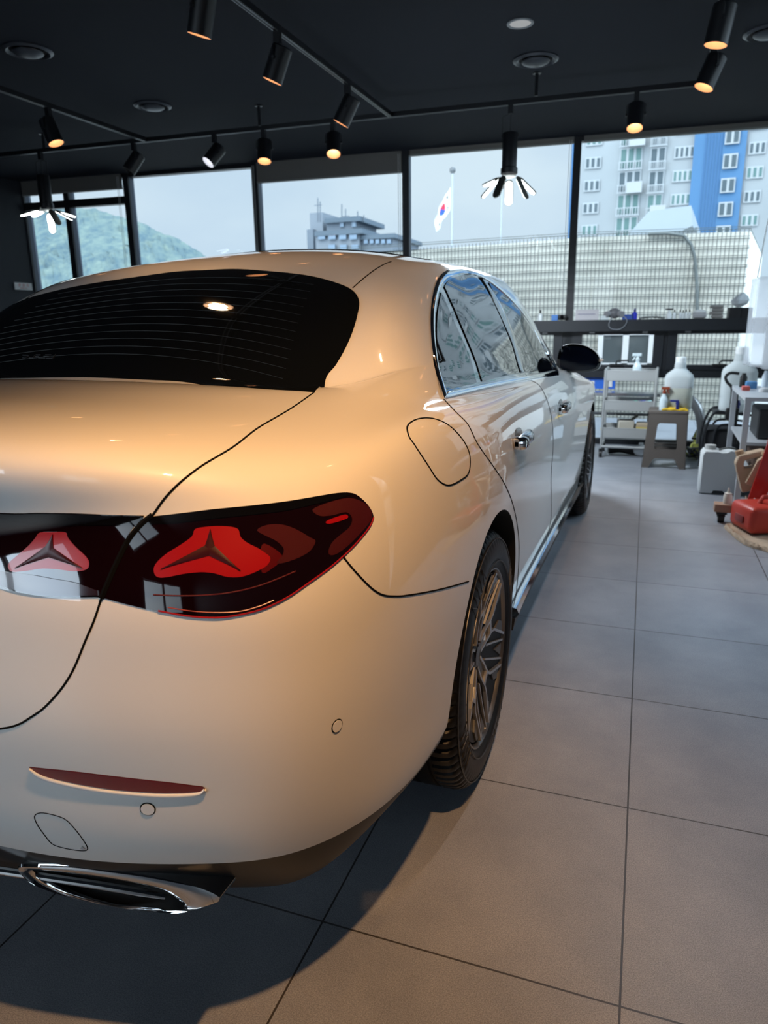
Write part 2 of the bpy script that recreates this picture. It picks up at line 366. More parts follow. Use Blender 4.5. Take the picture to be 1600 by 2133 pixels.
panels = {k: ([], [], {}) for k in ('body_shell', 'trunk_lid', 'rear_bumper', 'rear_door', 'front_door', 'fuel_flap', 'lower_sill', 'wheel_well', 'L_rear_door', 'L_front_door')}
cz = {k: [] for k in panels}
_r2 = G[2*NU]
def row2z(a):
    d = (_r2[:, 0]-a.x)**2+(_r2[:, 1]-a.y)**2; return _r2[int(d.argmin()), 2]-.001
for p in me.polygons:
    c = p.center; a = Vector((abs(c.x), c.y, c.z)); n = p.normal
    if p.material_index == 1 and not (abs(n.x) > .5 and abs(c.x) > .8): k = 'wheel_well%d%d' % (c.x > 0, c.y > 1.5); cz.setdefault(k, [])
    else:
        u = pix(a); k = 'body_shell'
        rearish = c.y < -.35
        if c.z < .50 and c.z < row2z(a): k = 'lower_sill'
        elif abs(c.x) > .80 and c.y > -.45 and c.y < 2.6 and inpoly(u, P_rear_door): k = ('L_' if c.x < 0 else '')+'rear_door'
        elif abs(c.x) > .80 and c.y > .4 and c.y < 2.6 and inpoly(u, P_front_door): k = ('L_' if c.x < 0 else '')+'front_door'
        elif c.x > 0 and abs(c.x) > .8 and -.8 < c.y < 0 and c.z > .8 and inpoly(u, FUEL): k = 'fuel_flap'
        elif rearish and c.z > .6 and inpoly(u, P_trunk): k = 'trunk_lid'
        elif rearish and c.z < .93 and inpoly(u, P_bump): k = 'rear_bumper'
    cz[k].append(p.index)
def sub(name, idx, m, parent):
    vm = {}; V = []; F = []; NN = []
    for i in idx:
        p = me.polygons[i]; f = []
        for li, vi in zip(p.loop_indices, p.vertices):
            if vi not in vm: vm[vi] = len(V); V.append(VV[vi])
            f.append(vm[vi]); NN.append(tuple(cn[li]))
        F.append(tuple(f))
    d = bpy.data.meshes.new(name); d.from_pydata(V, [], F); d.materials.append(m); d.shade_smooth(); d.update()
    if len(d.loops) == len(NN): d.normals_split_custom_set(NN)
    ob = bpy.data.objects.new(name, d); COL.objects.link(ob); ob.parent = parent; return ob
for k, idx in cz.items():
    if idx: sub('wheel_well' if k.startswith('wheel_well') else k[2:] if k[1] == '_' else k, idx, LINER if k.startswith('wheel_well') else {'lower_sill': BLACKP}.get(k, PAINT), car)

# ---- panel gaps: thin dark seams lying in the surface
def seam(name, pts, r=.0017, closed=False, both=True, m=GAPM):
    P3 = []
    for p in pts:
        q, n, *_ = BVH.find_nearest(p)
        P3.append(q)
    b = MB(); b.tube(P3, r, 6, closed=closed)
    if both: b2 = MB(); b2.tube([Vector((-p.x, p.y, p.z)) for p in P3], r, 6, closed=closed); b2.obj(name, m, car)
    return b.obj(name, m, car)
for k in Q: seam('panel_gap', Q[k])
seam('panel_gap', curve_on([(735,600),(770,570),(815,545)]) )
seam('panel_gap', [Vector(v) for v in spl([tuple(hit(*p)[0]) for p in FUEL], 4, closed=True)], .0018, closed=True, both=False)

# ---- patches: plates that follow the body surface inside an outline
def densify(P, step):
    out = []
    n = len(P)
    for i in range(n):
        a, b = P[i], P[(i+1) % n]; L = (b-a).length; k = max(1, int(L/step))
        out += [a.lerp(b, t/k) for t in range(k)]
    return out
def patch_geo(outline, d, off=.002, step=.02, skirt=.006, sym=False, relief=None, holes=()):
    d = Vector(d).normalized(); e1 = d.orthogonal().normalized(); e2 = d.cross(e1)
    O = densify([Vector(p) for p in outline], step)
    O2 = [Vector((p.dot(e1), p.dot(e2))) for p in O]
    H2 = [[Vector((p.dot(e1), p.dot(e2))) for p in densify([Vector(q) for q in h], step)] for h in holes]
    poly = [(p.x, p.y) for p in O2]
    x0, x1 = min(p[0] for p in poly), max(p[0] for p in poly); y0, y1 = min(p[1] for p in poly), max(p[1] for p in poly)
    pts = list(O2); faces = [list(range(len(O2)))]
    for h in H2: faces.append(list(range(len(pts), len(pts)+len(h)))[::-1]); pts += h
    hp = [[(p.x, p.y) for p in h] for h in H2]
    k = step*.87; j = 0; y = y0+k/2
    while y < y1:
        x = x0+(step/2 if j % 2 else 0)
        while x < x1:
            if inpoly((x, y), poly) and not any(inpoly((x, y), h) for h in hp) and min((Vector((x, y))-q).length for q in pts[:len(O2)+sum(len(h) for h in H2)]) > step*.45: pts.append(Vector((x, y)))
            x += step
        y += k; j += 1
    nb = len(O2)+sum(len(h) for h in H2)
    r = delaunay_2d_cdt(pts, [], faces, 1, 1e-6)
    v2, _, tf = r[0], r[1], r[2]
    if hp: tf = [f for f in tf if not any(inpoly((sum(v2[i].x for i in f)/3, sum(v2[i].y for i in f)/3), h) for h in hp)]
    top = []; nrm = []
    for p in v2:
        o = e1*p.x+e2*p.y
        q = BVH.ray_cast(o+d*(1.2+max(0, CENTER.dot(d)-0)), -d)
        if q[0] is None:
            q = BVH.find_nearest(o+d*CENTER.dot(d))
        n = smooth_n(q[0], q[2]); n = n if n.dot(d) > 0 else -n
        h = off + (relief(p, o) if relief else 0)
        top.append(q[0]+n*h); nrm.append(n)
    return top, tf, nrm
CENTER = Vector((0, 0, 0))
def patch(name, outline, d, m, off=.002, step=.02, skirt=.006, both=False, parent=None, merge=False, relief=None, center=None, holes=()):
    global CENTER
    CENTER = Vector(center) if center else sum((Vector(p) for p in outline), Vector())/len(outline)
    V, F, N = patch_geo(outline, d, off, step, skirt, relief=relief, holes=holes)
    # skirt round the boundary
    ec = {}
    for f in F:
        for i in range(len(f)): a, b = f[i], f[(i+1) % len(f)]; ec[(a, b)] = 1
    B = [(a, b) for (a, b) in ec if (b, a) not in ec]
    lo = {}; VV2 = [Vector(v) for v in V]; FF = [tuple(f) for f in F]
    for a, b in B:
        for q in (a, b):
            if q not in lo: lo[q] = len(VV2); VV2.append(V[q]-N[q]*skirt); N.append(N[q])
        FF.append((b, a, lo[a], lo[b]))
    b = MB(); b.add(VV2, FF)
    if merge: b.add([(-v.x, v.y, v.z) for v in VV2], [f[::-1] for f in FF])
    o = b.obj(name, m, parent or car, angle=180)
    NM = [(-n.x, n.y, n.z) for n in N]
    o.data.normals_split_custom_set_from_vertices([tuple(n) for n in N]+(NM if merge else []))
    if both:
        b = MB(); b.add([(-v.x, v.y, v.z) for v in VV2], [f[::-1] for f in FF]); l = b.obj(name, m, parent or car, angle=180); l.data.normals_split_custom_set_from_vertices(NM)
    return o
def H(pts, n=5, closed=True):
    """smooth closed outline on the body from pixels / points"""
    o = []
    for p in pts:
        if len(p) == 2:
            q, _ = hit(*p)
            if q: o.append(q)
        else: o.append(Vector(p))
    return [Vector(v) for v in spl(o, n, closed=closed)]
def HS(groups, n=5):
    """outline from several smooth runs that meet in corners"""
    out = []
    for g in groups:
        h = H(g, n, closed=False); out += h[:-1] if len(h) > 1 else h
    return out

# rear window (right half mirrored in)
top = [(0,.152,1.384),(500,562),(580,568),(650,577),(705,592),(735,607),(748,628),(745,655),(735,690),(720,725),(700,760),(678,792),(655,817)]
bot = [(655,817),(520,808),(400,798),(300,791),(0,-.372,1.112)]
rg = HS([top, bot]); rg[0].x = 0; rg.append(Vector((0, -.372, 1.112)))
patch('rear_window', rg, (0, -.75, .65), GLASSB, .0025, .03, merge=True)

for i in range(11):
    pass
hw = MB()
for i in range(12):
    f = i/11; z = 1.14+.20*f; wd = .52-.09*f; pts = []
    for k in range(25):
        x = -wd+2*wd*k/24; q = BVH.ray_cast(Vector((x, -3, z+.012-.03*(x/.4)**2)), Vector((0, 1, 0)))
        if q[0]: pts.append(q[0]+smooth_n(q[0], q[2])*.0028)
    if len(pts) > 2: hw.tube(pts, .0005, 4)
hw.obj('heating_wires', mat('heating_wire', (.008, .0078, .0078), .5), car)
dc = MB()
for a_, b_ in (((225,258),(272,258)),((272,258),(330,226)),((335,258),(395,258)),((395,258),(430,215)),((445,207),(522,207)),((435,234),(492,234)),((600,207),(702,207)),((575,232),(660,232)),((485,260),(600,260)),((615,263),(722,263)),((722,263),(772,200)),((225,212),(320,214))):
    q0, n0 = hit(20+a_[0]/7.93, 715+a_[1]/7.93); q1, n1 = hit(20+b_[0]/7.93, 715+b_[1]/7.93)
    if q0 and q1: dc.tube([q0+n0*.0032, q1+n1*.0032], .0011, 4)
dc.obj('window_decal', mat('decal_grey', (.022, .022, .024), .5), car)
# ---- side windows, pillar covers and bright trim
DLO = [(925,832),(912,795),(904,760),(898,722),(895,680),(896,640),(902,605),(912,580),(926,566),(945,559),(975,560),(1010,574),(1045,600),(1085,640),(1120,690),(1146,738),(1164,776)]
SIDE = (1, -.25, .35)
dl_in = HS([[(930,819),(915,775),(909,740),(905,700),(905,655),(911,618),(920,592),(934,578),(960,570),(985,572),(1012,583),(1045,608),(1082,645),(1115,692),(1140,738),(1156,771)], [(1156,771),(1100,781),(1040,793),(980,805),(930,819)]], 4)
dl_out = HS([DLO, [(1164,776),(1165,783),(1100,793),(1040,805),(985,818),(925,832)]], 4)
patch('window_band', dl_in, SIDE, GLOSSB, .001, .04, both=True)
patch('quarter_window', HS([[(926,813),(914,770),(909,730),(908,690),(910,650),(917,610)], [(917,610),(935,650),(960,706),(980,755),(991,798)], [(991,798),(960,805),(926,813)]], 4), SIDE, GLASSB, .004, .03, both=True)
patch('rear_door_window', HS([[(924,598),(934,584),(955,576),(975,575),(992,580)], [(992,580),(1020,622),(1045,675),(1065,730),(1080,778)], [(1080,778),(1040,786),(1003,795)], [(1003,795),(990,755),(968,700),(945,645),(924,598)]], 4), SIDE, GLASSB, .004, .03, both=True)
patch('front_door_window', HS([[(1017,589),(1046,612),(1078,647),(1107,688),(1130,727),(1148,766)], [(1148,766),(1120,772),(1092,776)], [(1092,776),(1077,735),(1055,680),(1030,620),(1017,589)]], 4), SIDE, GLASSB, .004, .03, both=True)
def band(name, A, B, m, off, depth, n=120, both=True):
    """a moulding between two curves on the body, standing off by off and as deep as depth"""
    def rs(Cv, n):
        L = [0]
        for a, b in zip(Cv, Cv[1:]): L.append(L[-1]+(b-a).length)
        out = []; k = 0
        for i in range(n):
            t = L[-1]*i/(n-1)
            while k < len(L)-2 and L[k+1] < t: k += 1
            f = (t-L[k])/max(1e-9, L[k+1]-L[k]); out.append(Cv[k].lerp(Cv[k+1], f))
        return out
    a, b = rs(A, n), rs(B, n); rings = []
    for p, q in zip(a, b):
        _, np_, *_r1 = BVH.find_nearest(p); _, nq, *_r2 = BVH.find_nearest(q); mid = (p+q)/2; nm = (np_+nq).normalized()
        rings.append([p-np_*depth, p+np_*off*.5, p.lerp(q, .25)+nm*off, p.lerp(q, .75)+nm*off, q+nq*off*.5, q-nq*depth])
    o = []
    for s in (1, -1) if both else (1,):
        b_ = MB(); b_.loft([[Vector((v.x*s, v.y, v.z)) for v in r] for r in rings]); o.append(b_.obj(name, m, car, angle=60))
    return o
oc = [Vector(v) for v in spl([tuple(hit(*p)[0]) for p in DLO], 5)]
ic = [Vector(v) for v in spl([tuple(hit(*p)[0]) for p in [(930,819),(915,775),(909,740),(905,700),(905,655),(911,618),(920,592),(934,578),(960,570),(985,572),(1012,583),(1045,608),(1082,645),(1115,692),(1140,738),(1156,771)]], 5)]
band('window_trim', oc, ic, CHROME, .006, .004)
lo = [Vector(v) for v in spl([tuple(hit(*p)[0]) for p in [(925,833),(985,819),(1040,806),(1100,794),(1163,783)]], 6)]
hi = [Vector(v) for v in spl([tuple(hit(*p)[0]) for p in [(931,817),(985,805),(1040,794),(1100,783),(1160,773)]], 6)]
band('belt_moulding', lo, hi, CHROME, .007, .004, 60)
pl = [Vector(v) for v in spl([tuple(hit(*p)[0]) for p in [(996,578),(1024,622),(1050,678),(1070,732),(1083,777)]], 6)]
pr = [Vector(v) for v in spl([tuple(hit(*p)[0]) for p in [(1012,588),(1040,630),(1064,682),(1082,735),(1093,776)]], 6)]
band('pillar_cover', pl, pr, GLOSSB, .006, .003, 40)

# ---- windscreen, panoramic roof
def P3(*a): return [Vector(p) for p in a]
def snapped(pts, d):
    o = []
    for p in pts:
        q, _ = snap(p, d); o.append(q or Vector(p))
    return o
ws = spl([(0,2.02,1.6),(.30,2.0,1.6),(.47,1.94,1.6)], 5) + spl([(.50,2.0,1.6),(.60,2.3,1.6),(.665,2.58,1.6)], 5) + spl([(.62,2.68,1.6),(.35,2.82,1.6),(0,2.84,1.6)], 5)
ws = snapped([Vector(v) for v in ws], (0, 0, -1)); 
patch('windscreen', ws, (0, .5, .8), GLASSB, .002, .05, merge=True)
rf = snapped([Vector(v) for v in spl([(0,.60,1.7),(.30,.605,1.7),(.42,.66,1.7)], 5)+spl([(.425,.70,1.7),(.43,1.2,1.7),(.42,1.75,1.7)], 5)+spl([(.40,1.84,1.7),(.2,1.88,1.7),(0,1.885,1.7)], 5)], (0, 0, -1))
patch('glass_roof', rf, (0, 0, 1), GLOSSB, .003, .05, merge=True)

# ---- tail lamps
LRED = mat('lamp_red', (.30, .003, .006), .3, coat=.6, emit=(1, .01, .015), es=.03)
LDARK = mat('lamp_smoked_red', (.035, .001, .003), .35)
LHOUSE = mat('lamp_housing', (.006, .001, .002), .04, coat=1, coat_rough=.01)
LREF = mat('lamp_reflex', (.055, .001, .004), .45, spec=.2, bump=(1600, .6))
LLINE = mat('lamp_light_guide', (.28, .005, .01), .3, coat=.5, emit=(1, .02, .03), es=.04)
TD = (.62, -.75, .12)
t_out = [(322,1075),(400,1066),(450,1060),(525,1053),(600,1044),(660,1034),(705,1027),(735,1028),(757,1043),(772,1062),(777,1080),(768,1098),(742,1130),(712,1160),(680,1187),(645,1213),(600,1245),(555,1267),(515,1279),(470,1287),(430,1288),(385,1284),(330,1274),(270,1260),(218,1246)]
lo_ = HS([t_out, [(218,1246),(250,1170),(285,1105),(322,1075)]], 4)
lamps = []
def both_children(fn):
    return
class LampSet:
    pass
def patch2(name, outline, d, m, off, step=.02, skirt=.006, parents=(None, None), relief=None, center=None):
    """the right and the left one, each with its own parent"""
    o = patch(name, outline, d, m, off, step, skirt, relief=relief, parent=parents[0], center=center)
    me2 = o.data.copy(); me2.transform(Matrix.Scale(-1, 4, (1, 0, 0))); me2.flip_normals(); me2.normals_split_custom_set_from_vertices([(0, 0, 0)]*len(me2.vertices))
    l = bpy.data.objects.new(name, me2); COL.objects.link(l); l.parent = parents[1] or car
    return o, l
TL_ = patch2('tail_lamp', lo_, TD, LHOUSE, .0012, .015, .01)
# inner lamp, on the boot lid, and the black strip to the middle
INN = (.25, -1, .15)
li = HS([[(300,1074),(225,1072),(150,1069),(75,1068),(0,1068),(.30,-1.1,.985),(.12,-1.12,.985)], [(.12,-1.12,.985),(.12,-1.12,.885)], [(.12,-1.12,.885),(.28,-1.11,.878),(0,1221),(30,1231),(70,1239),(120,1243),(165,1244),(208,1244)], [(208,1244),(235,1180),(268,1112),(300,1074)]], 4)
TI_ = patch2('boot_lamp', li, INN, LHOUSE, .0012, .018, .01)
st = HS([[(0,-1.15,.985),(.13,-1.15,.985)], [(.13,-1.15,.985),(.14,-1.15,.885)], [(.14,-1.15,.885),(0,-1.15,.885)]], 4)
st = snapped([v+Vector((0,-.2,0)) for v in st], (0, 1, 0)) if 0 else [BVH.find_nearest(v)[0] for v in st]; st.append(Vector((0, st[-1].y, st[-1].z))); st[0].x = 0; st[-1].x = 0
patch('lamp_strip', st, (0, -1, 0), GLOSSB, .0012, .03, merge=True)
def lampart(name, pts, m, off, par, d=TD, step=.012, relief=None, n=3, closed=True):
    return patch2(name, H(pts, n), d, m, off, step, .001, parents=par, relief=relief)
par = TL_
# upper black band of the lamp
patch2('lamp_lip', HS([[(322,1076),(400,1067),(450,1061),(525,1054),(600,1045),(660,1035),(705,1028),(733,1030)], [(733,1030),(700,1040),(650,1052),(590,1065),(520,1073),(450,1080),(380,1088),(308,1092)], [(308,1092),(322,1076)]], 4), TD, GLOSSB, .0022, .012, .002, parents=par)
Z5 = lambda L: [(x/2, 1000+y/2) for x, y in L]
def star(name, outl, ctr, tips, par, d, off=.0019):
    c3 = hit(*ctr)[0]
    o3 = H(outl, 3)
    T = [hit(*t)[0] for t in tips]
    def relief(p2, o):
        return 0
    a, b = patch2(name, o3, d, LRED, off, .010, .003, parents=par)
    # the dark three-armed crease in it
    for ob, s in ((a, 1), (b, -1)):
        mb = MB()
        n = hit(*ctr)[1]
        for k in range(3):
            rings = []; side0 = (T[k]-c3).cross(n).normalized()
            for i in range(9):
                f = i/8; w = .0075*(1-f)**1.2+.0006; row = []
                for t2 in (-1, -.35, .35, 1):
                    q_, n_, *_x = BVH.find_nearest(c3.lerp(T[k], f*.94)+side0*w*t2); row.append(q_+n_*(off+(.0007 if abs(t2) > .5 else .0016)))
                rings.append(row)
            rings = [[Vector((v.x*s, v.y, v.z)) for v in r_] for r_ in rings]
            m0 = len(mb.v); mb.add([v for r_ in rings for v in r_], [(i*4+j, i*4+j+1, i*4+j+5, i*4+j+4) for i in range(8) for j in range(3)])
        for k in ():
            t = T[k]; dv = (t-c3); side = dv.cross(n).normalized()*.006
            nt = BVH.find_nearest(t)[1]
            tt = t+nt*(off+.0004)
            pl_ = c3+side+n*(off+.0004); pr_ = c3-side+n*(off+.0004); r0 = c3+dv*.25+n*(off+.0006)
            q = [pl_, tt, pr_, c3+n*(off+.0009)]
            q = [Vector((v.x*s, v.y, v.z)) for v in q]
            i = len(mb.v); mb.add(q, [(0, 1, 3), (3, 1, 2), (0, 1, 2)])
        mb.obj('lamp_crease', LDARK, ob)
star('light_element', Z5([(812,205),(850,196),(905,192),(960,195),(992,206),(1002,238),(1030,262),(1075,285),(1105,305),(1125,325),(1112,355),(1070,380),(1010,402),(950,404),(890,388),(830,384),(760,392),(700,404),(660,405),(643,385),(648,352),(690,310),(750,272),(800,235)]), (437,1145), [(438,1100), (330,1188), (505,1192)], par, TD)
lampart('reflex_panel', Z5([(1070,210),(1110,188),(1170,186),(1230,205),(1290,240),(1312,255),(1290,295),(1240,325),(1180,345),(1150,345),(1175,315),(1180,285),(1150,255),(1110,235)]), LREF, .0019, par)
lampart('side_reflector', Z5([(1300,125),(1350,100),(1420,80),(1470,78),(1520,100),(1545,135),(1540,170),(1500,220),(1440,280),(1390,312),(1366,305),(1380,262),(1420,225),(1455,195),(1465,160),(1440,135),(1380,148),(1330,150)]), LREF, .0019, par)
lampart('light_element', Z5([(1355,175),(1375,163),(1430,145),(1445,150),(1440,162),(1385,180),(1360,182)]), LRED, .0024, par)
lampart('light_element', Z5([(1085,300),(1100,265),(1160,300),(1175,330),(1130,370),(1090,385)]), mat('lamp_deep_red', (.08, .001, .003), .3, coat=1), .0017, par)
def guide(name, pts, w, par, m=LLINE):
    for ob, s in zip(par, (1, -1)):
        q = [Vector(v) for v in spl([tuple(hit(*p)[0]+hit(*p)[1]*.0015) for p in pts], 6)]
        b = MB(); b.tube([Vector((v.x*s, v.y, v.z)) for v in q], w, 6); b.obj(name, m, ob)
guide('light_guide', Z5([(640,478),(760,482),(880,478),(980,465),(1080,440),(1160,410),(1230,380)]), .0012, par, mat('lamp_dull_guide', (.09, .003, .006), .3, bump=(800, .8)))
guide('light_guide', Z5([(700,530),(800,545),(900,551),(1000,546),(1080,525),(1140,500)]), .0008, par)
guide('lamp_rim', [(777,1078),(768,1098),(742,1130),(712,1160),(680,1187),(645,1212),(600,1243),(555,1265),(515,1277),(470,1285),(430,1286),(385,1282),(330,1272)], .0012, par, LLINE)
par = TI_
star('light_element', Z5([(168,218),(220,215),(275,217),(285,240),(320,280),(360,318),(373,345),(362,372),(310,380),(250,372),(180,368),(110,378),(50,380),(38,350),(70,318),(120,275),(150,240)]), (103,1148), [(112,1110), (30,1185), (178,1186)], par, INN)
patch2('lamp_lip', HS([[(300,1075),(225,1073),(150,1070),(75,1069),(0,1069),(.30,-1.1,.984),(.13,-1.12,.984)], [(.13,-1.12,.984),(.13,-1.12,.966)], [(.13,-1.12,.966),(.3,-1.1,.966),(0,1092),(75,1092),(150,1093),(225,1093),(285,1092)], [(285,1092),(300,1075)]], 4), INN, GLOSSB, .0022, .012, .002, parents=par)
patch2('lamp_lip', HS([[(0,1190),(60,1196),(110,1205),(160,1214),(205,1230)], [(205,1230),(206,1240)], [(206,1240),(150,1240),(80,1237),(30,1228),(0,1218)], [(0,1218),(0,1190)]], 4), INN, mat('lamp_skirt', (.02, .006, .009), .12, coat=1), .003, .012, .002, parents=par)

seam('lamp_gap', curve_on([(318,1073),(295,1092),(268,1125),(245,1170),(225,1215),(212,1246)]), .0042)
# ---- bumper: reflector in its recess, parking sensors, tow-eye cover
BD = (.35, -1, 0)
patch2('bumper_reflector', HS([[(62,1597),(150,1606),(250,1618),(350,1629),(422,1638)], [(422,1638),(427,1643),(415,1648),(350,1650),(280,1647),(200,1638),(120,1622),(80,1610),(62,1597)]], 5), BD, mat('reflector_red', (.16, .003, .008), .22, coat=1, bump=(1500, .5)), .002, .012, .003, parents=(car, car))
rl = H([(62,1600),(80,1618),(120,1632),(200,1648),(280,1657),(350,1661),(410,1657),(430,1645)], 6, closed=False)
rh = H([(64,1598),(84,1611),(122,1624),(200,1640),(280,1649),(350,1652),(412,1649),(424,1641)], 6, closed=False)
band('reflector_lip', rl, rh, PAINT, .004, .004, 50)
def ring_on(name, px, r, tube, m, parent=car, squash=1):
    q, n = hit(*px)
    for s in (1, -1):
        q2 = Vector((q.x*s, q.y, q.z)); n2 = Vector((n.x*s, n.y, n.z)); e1 = n2.orthogonal().normalized(); e2 = n2.cross(e1)
        b = MB(); b.tube([q2+(e1*math.cos(t)+e2*math.sin(t))*r for t in [2*PI*i/28 for i in range(28)]], tube, 6, closed=True); b.obj(name+'_ring', m, parent)
        b = MB(); b.cyl(q2-n2*.002, q2+n2*.0015, r*.93, n=28); b.obj(name, PAINT, parent)
ring_on('parking_sensor', (308,1685), .0105, .0011, GAPM)
ring_on('parking_sensor', (702,1512), .0105, .0011, GAPM)
seam('tow_eye_cover', [Vector(v) for v in spl([tuple(hit(*p)[0]) for p in [(72,1700),(85,1693),(110,1697),(135,1706),(152,1722),(168,1742),(181,1762),(180,1771),(160,1771),(128,1765),(108,1757),(92,1738),(78,1718)]], 4, closed=True)], .0009, closed=True, both=False)
tq, tn = hit(172, 1765); b = MB(); b.add([tq+tn*.001+Vector((-.004, 0, -.003)), tq+tn*.001+Vector((.004, 0, -.003)), tq+tn*.001+Vector((0, 0, .004)), tq+Vector((0,0,0))], [(0, 1, 2), (0, 3, 1), (1, 3, 2), (2, 3, 0)]); b.obj('tow_eye_arrow', mat('seam_grey', (.35, .35, .35), .5), car)

# ---- exhaust trims
def ex(px, py, dy=0): return onplane(px, py, (-.2326, 1, 0), -1.155+dy)
def ring_band(name, outer, inner, m, dep, n=6):
    A = [Vector(v) for v in spl(outer, n, closed=True)]; B = [Vector(v) for v in spl(inner, n, closed=True)]
    N = 96
    def rs(Cv):
        Cv = Cv+[Cv[0]]; L = [0]
        for a, b_ in zip(Cv, Cv[1:]): L.append(L[-1]+(b_-a).length)
        out = []; k = 0
        for i in range(N):
            t = L[-1]*i/N
            while L[k+1] < t: k += 1
            out.append(Cv[k].lerp(Cv[k+1], (t-L[k])/max(1e-9, L[k+1]-L[k])))
        return out
    a, b_ = rs(A), rs(B); D = Vector((0, dep, 0)); e = Vector((0, -.004, 0))
    for s in (1, -1):
        f = lambda v: Vector((v.x*s, v.y, v.z))
        mb = MB(); mb.loft([[f(q) for q in r] for r in (a, [p.lerp(q, .25)+e for p, q in zip(a, b_)], [p.lerp(q, .75)+e for p, q in zip(a, b_)], b_, [q+D for q in b_], [q+D for q in a])], cap=False, closed=True)
        mb.obj(name, m, car, angle=50)
ring_band('exhaust_trim', [tuple(ex(*p)) for p in [(38,1803),(60,1799),(150,1802),(230,1812),(310,1824),(380,1839),(435,1857),(459,1873),(440,1884),(385,1901),(330,1898),(250,1888),(150,1868),(75,1843),(45,1820)]],
          [tuple(ex(*p, .004)) for p in [(56,1812),(80,1812),(150,1819),(225,1829),(290,1841),(335,1852),(365,1868),(384,1885),(380,1893),(355,1893),(300,1888),(240,1881),(150,1861),(88,1838),(62,1820)]], CHROME, .07)
for s in (1, -1):
    f = lambda v: Vector((v.x*s, v.y, v.z))
    b = MB(); P_ = [ex(x, y, .012) for x, y in [(-700,1725),(-400,1765),(0,1813),(90,1826),(200,1842),(290,1857),(346,1868)]]
    P_ = [Vector((v.x if v.x > 0 else .0, v.y, v.z)) for v in P_ if v.x > -.02]
    P_ = [Vector((0, -1.09, P_[0].z-.002)), *[p for p in P_ if p.x > .02]] if P_[0].x > .02 else P_
    b.tube([f(v) for v in P_], [.0065]*(len(P_)-1)+[.004], 10); b.obj('exhaust_blade', CHROME, car)
    b = MB(); b.prism([(0, 0), (.36, 0), (.36, .055), (0, .055)], .02, Matrix.Translation(Vector((0 if s > 0 else -.36, 0, 0)))); 
    q = [ex(x, y, .055) for x, y in [(50,1810),(300,1838),(370,1865),(384,1890),(240,1884),(85,1840)]]
    b = MB(); n = len(q); b.add([f(v) for v in q]+[f(v+Vector((0, .01, 0))) for v in q], [tuple(range(n)), tuple(range(n, 2*n))[::-1]]+[(i, (i+1) % n, n+(i+1) % n, n+i) for i in range(n)]); b.obj('exhaust_cavity', BLACKP, car, smooth=False)

# ---- sills, handles, mirrors
for s in (1, -1):
    for nm, m, prof in (('sill_trim', CHROME, [(.0,.05),(.020,.046),(.028,.030),(.020,.016),(.0,.012),(-.02,.012),(-.02,.05)]), ('sill_skirt', BLACKP, [(.0,.012),(.016,.010),(.010,-.03),(-.05,-.045),(-.08,-.04),(-.08,.012)])):
        rings = []
        for i in range(50):
            y = .395+(2.56-.395)*i/49; z0 = .285-.030*(i/49)
            q, _ = snap((1.3, y, z0+.05), (-1, 0, 0)); x0 = q.x if q else .9
            rings.append([Vector((s*(x0+a), y, z0+c)) for a, c in prof])
        b = MB(); b.loft(rings); b.obj(nm, m, car, angle=40)
def handle(y0, zc):
    for s in (1, -1):
        qs = [snap((1.3, y0+dy, zc), (-1, 0, 0))[0] for dy in (-.11, -.055, 0, .055, .11)]
        f = lambda x, y, z: Vector((s*x, y, z))
        b = MB(); rings = []
        for q, h, st_, in zip(qs, (.013, .017, .018, .018, .014), (.016, .034, .040, .040, .028)):
            rings.append([f(q.x+st_*c, q.y, zc+h*d_) for c, d_ in ((1, -.55), (1, .55), (.75, 1), (.35, 1), (.3, 0), (.35, -1), (.75, -1))])
        b.loft(rings); hobj = b.obj('door_handle', SATIN, car, angle=60)
        b = MB(); q = qs[1]; b.rbox(f(q.x+.018, y0-.085, zc), (.05, .05, .038), .012); b.obj('handle_cap', CHROME, hobj)
        q, n = snap((1.3, y0+.01, zc), (-1, 0, 0)); 
        b = MB(); b.sphere(f(q.x-.004, y0+.0, zc-.004), 1, 20, sc=(.008, .085, .036)); b.obj('handle_recess', mat('recess_shade_metal', (.35, .33, .31), .25, metal=.8), hobj)
handle(.40, .878); handle(1.44, .862)
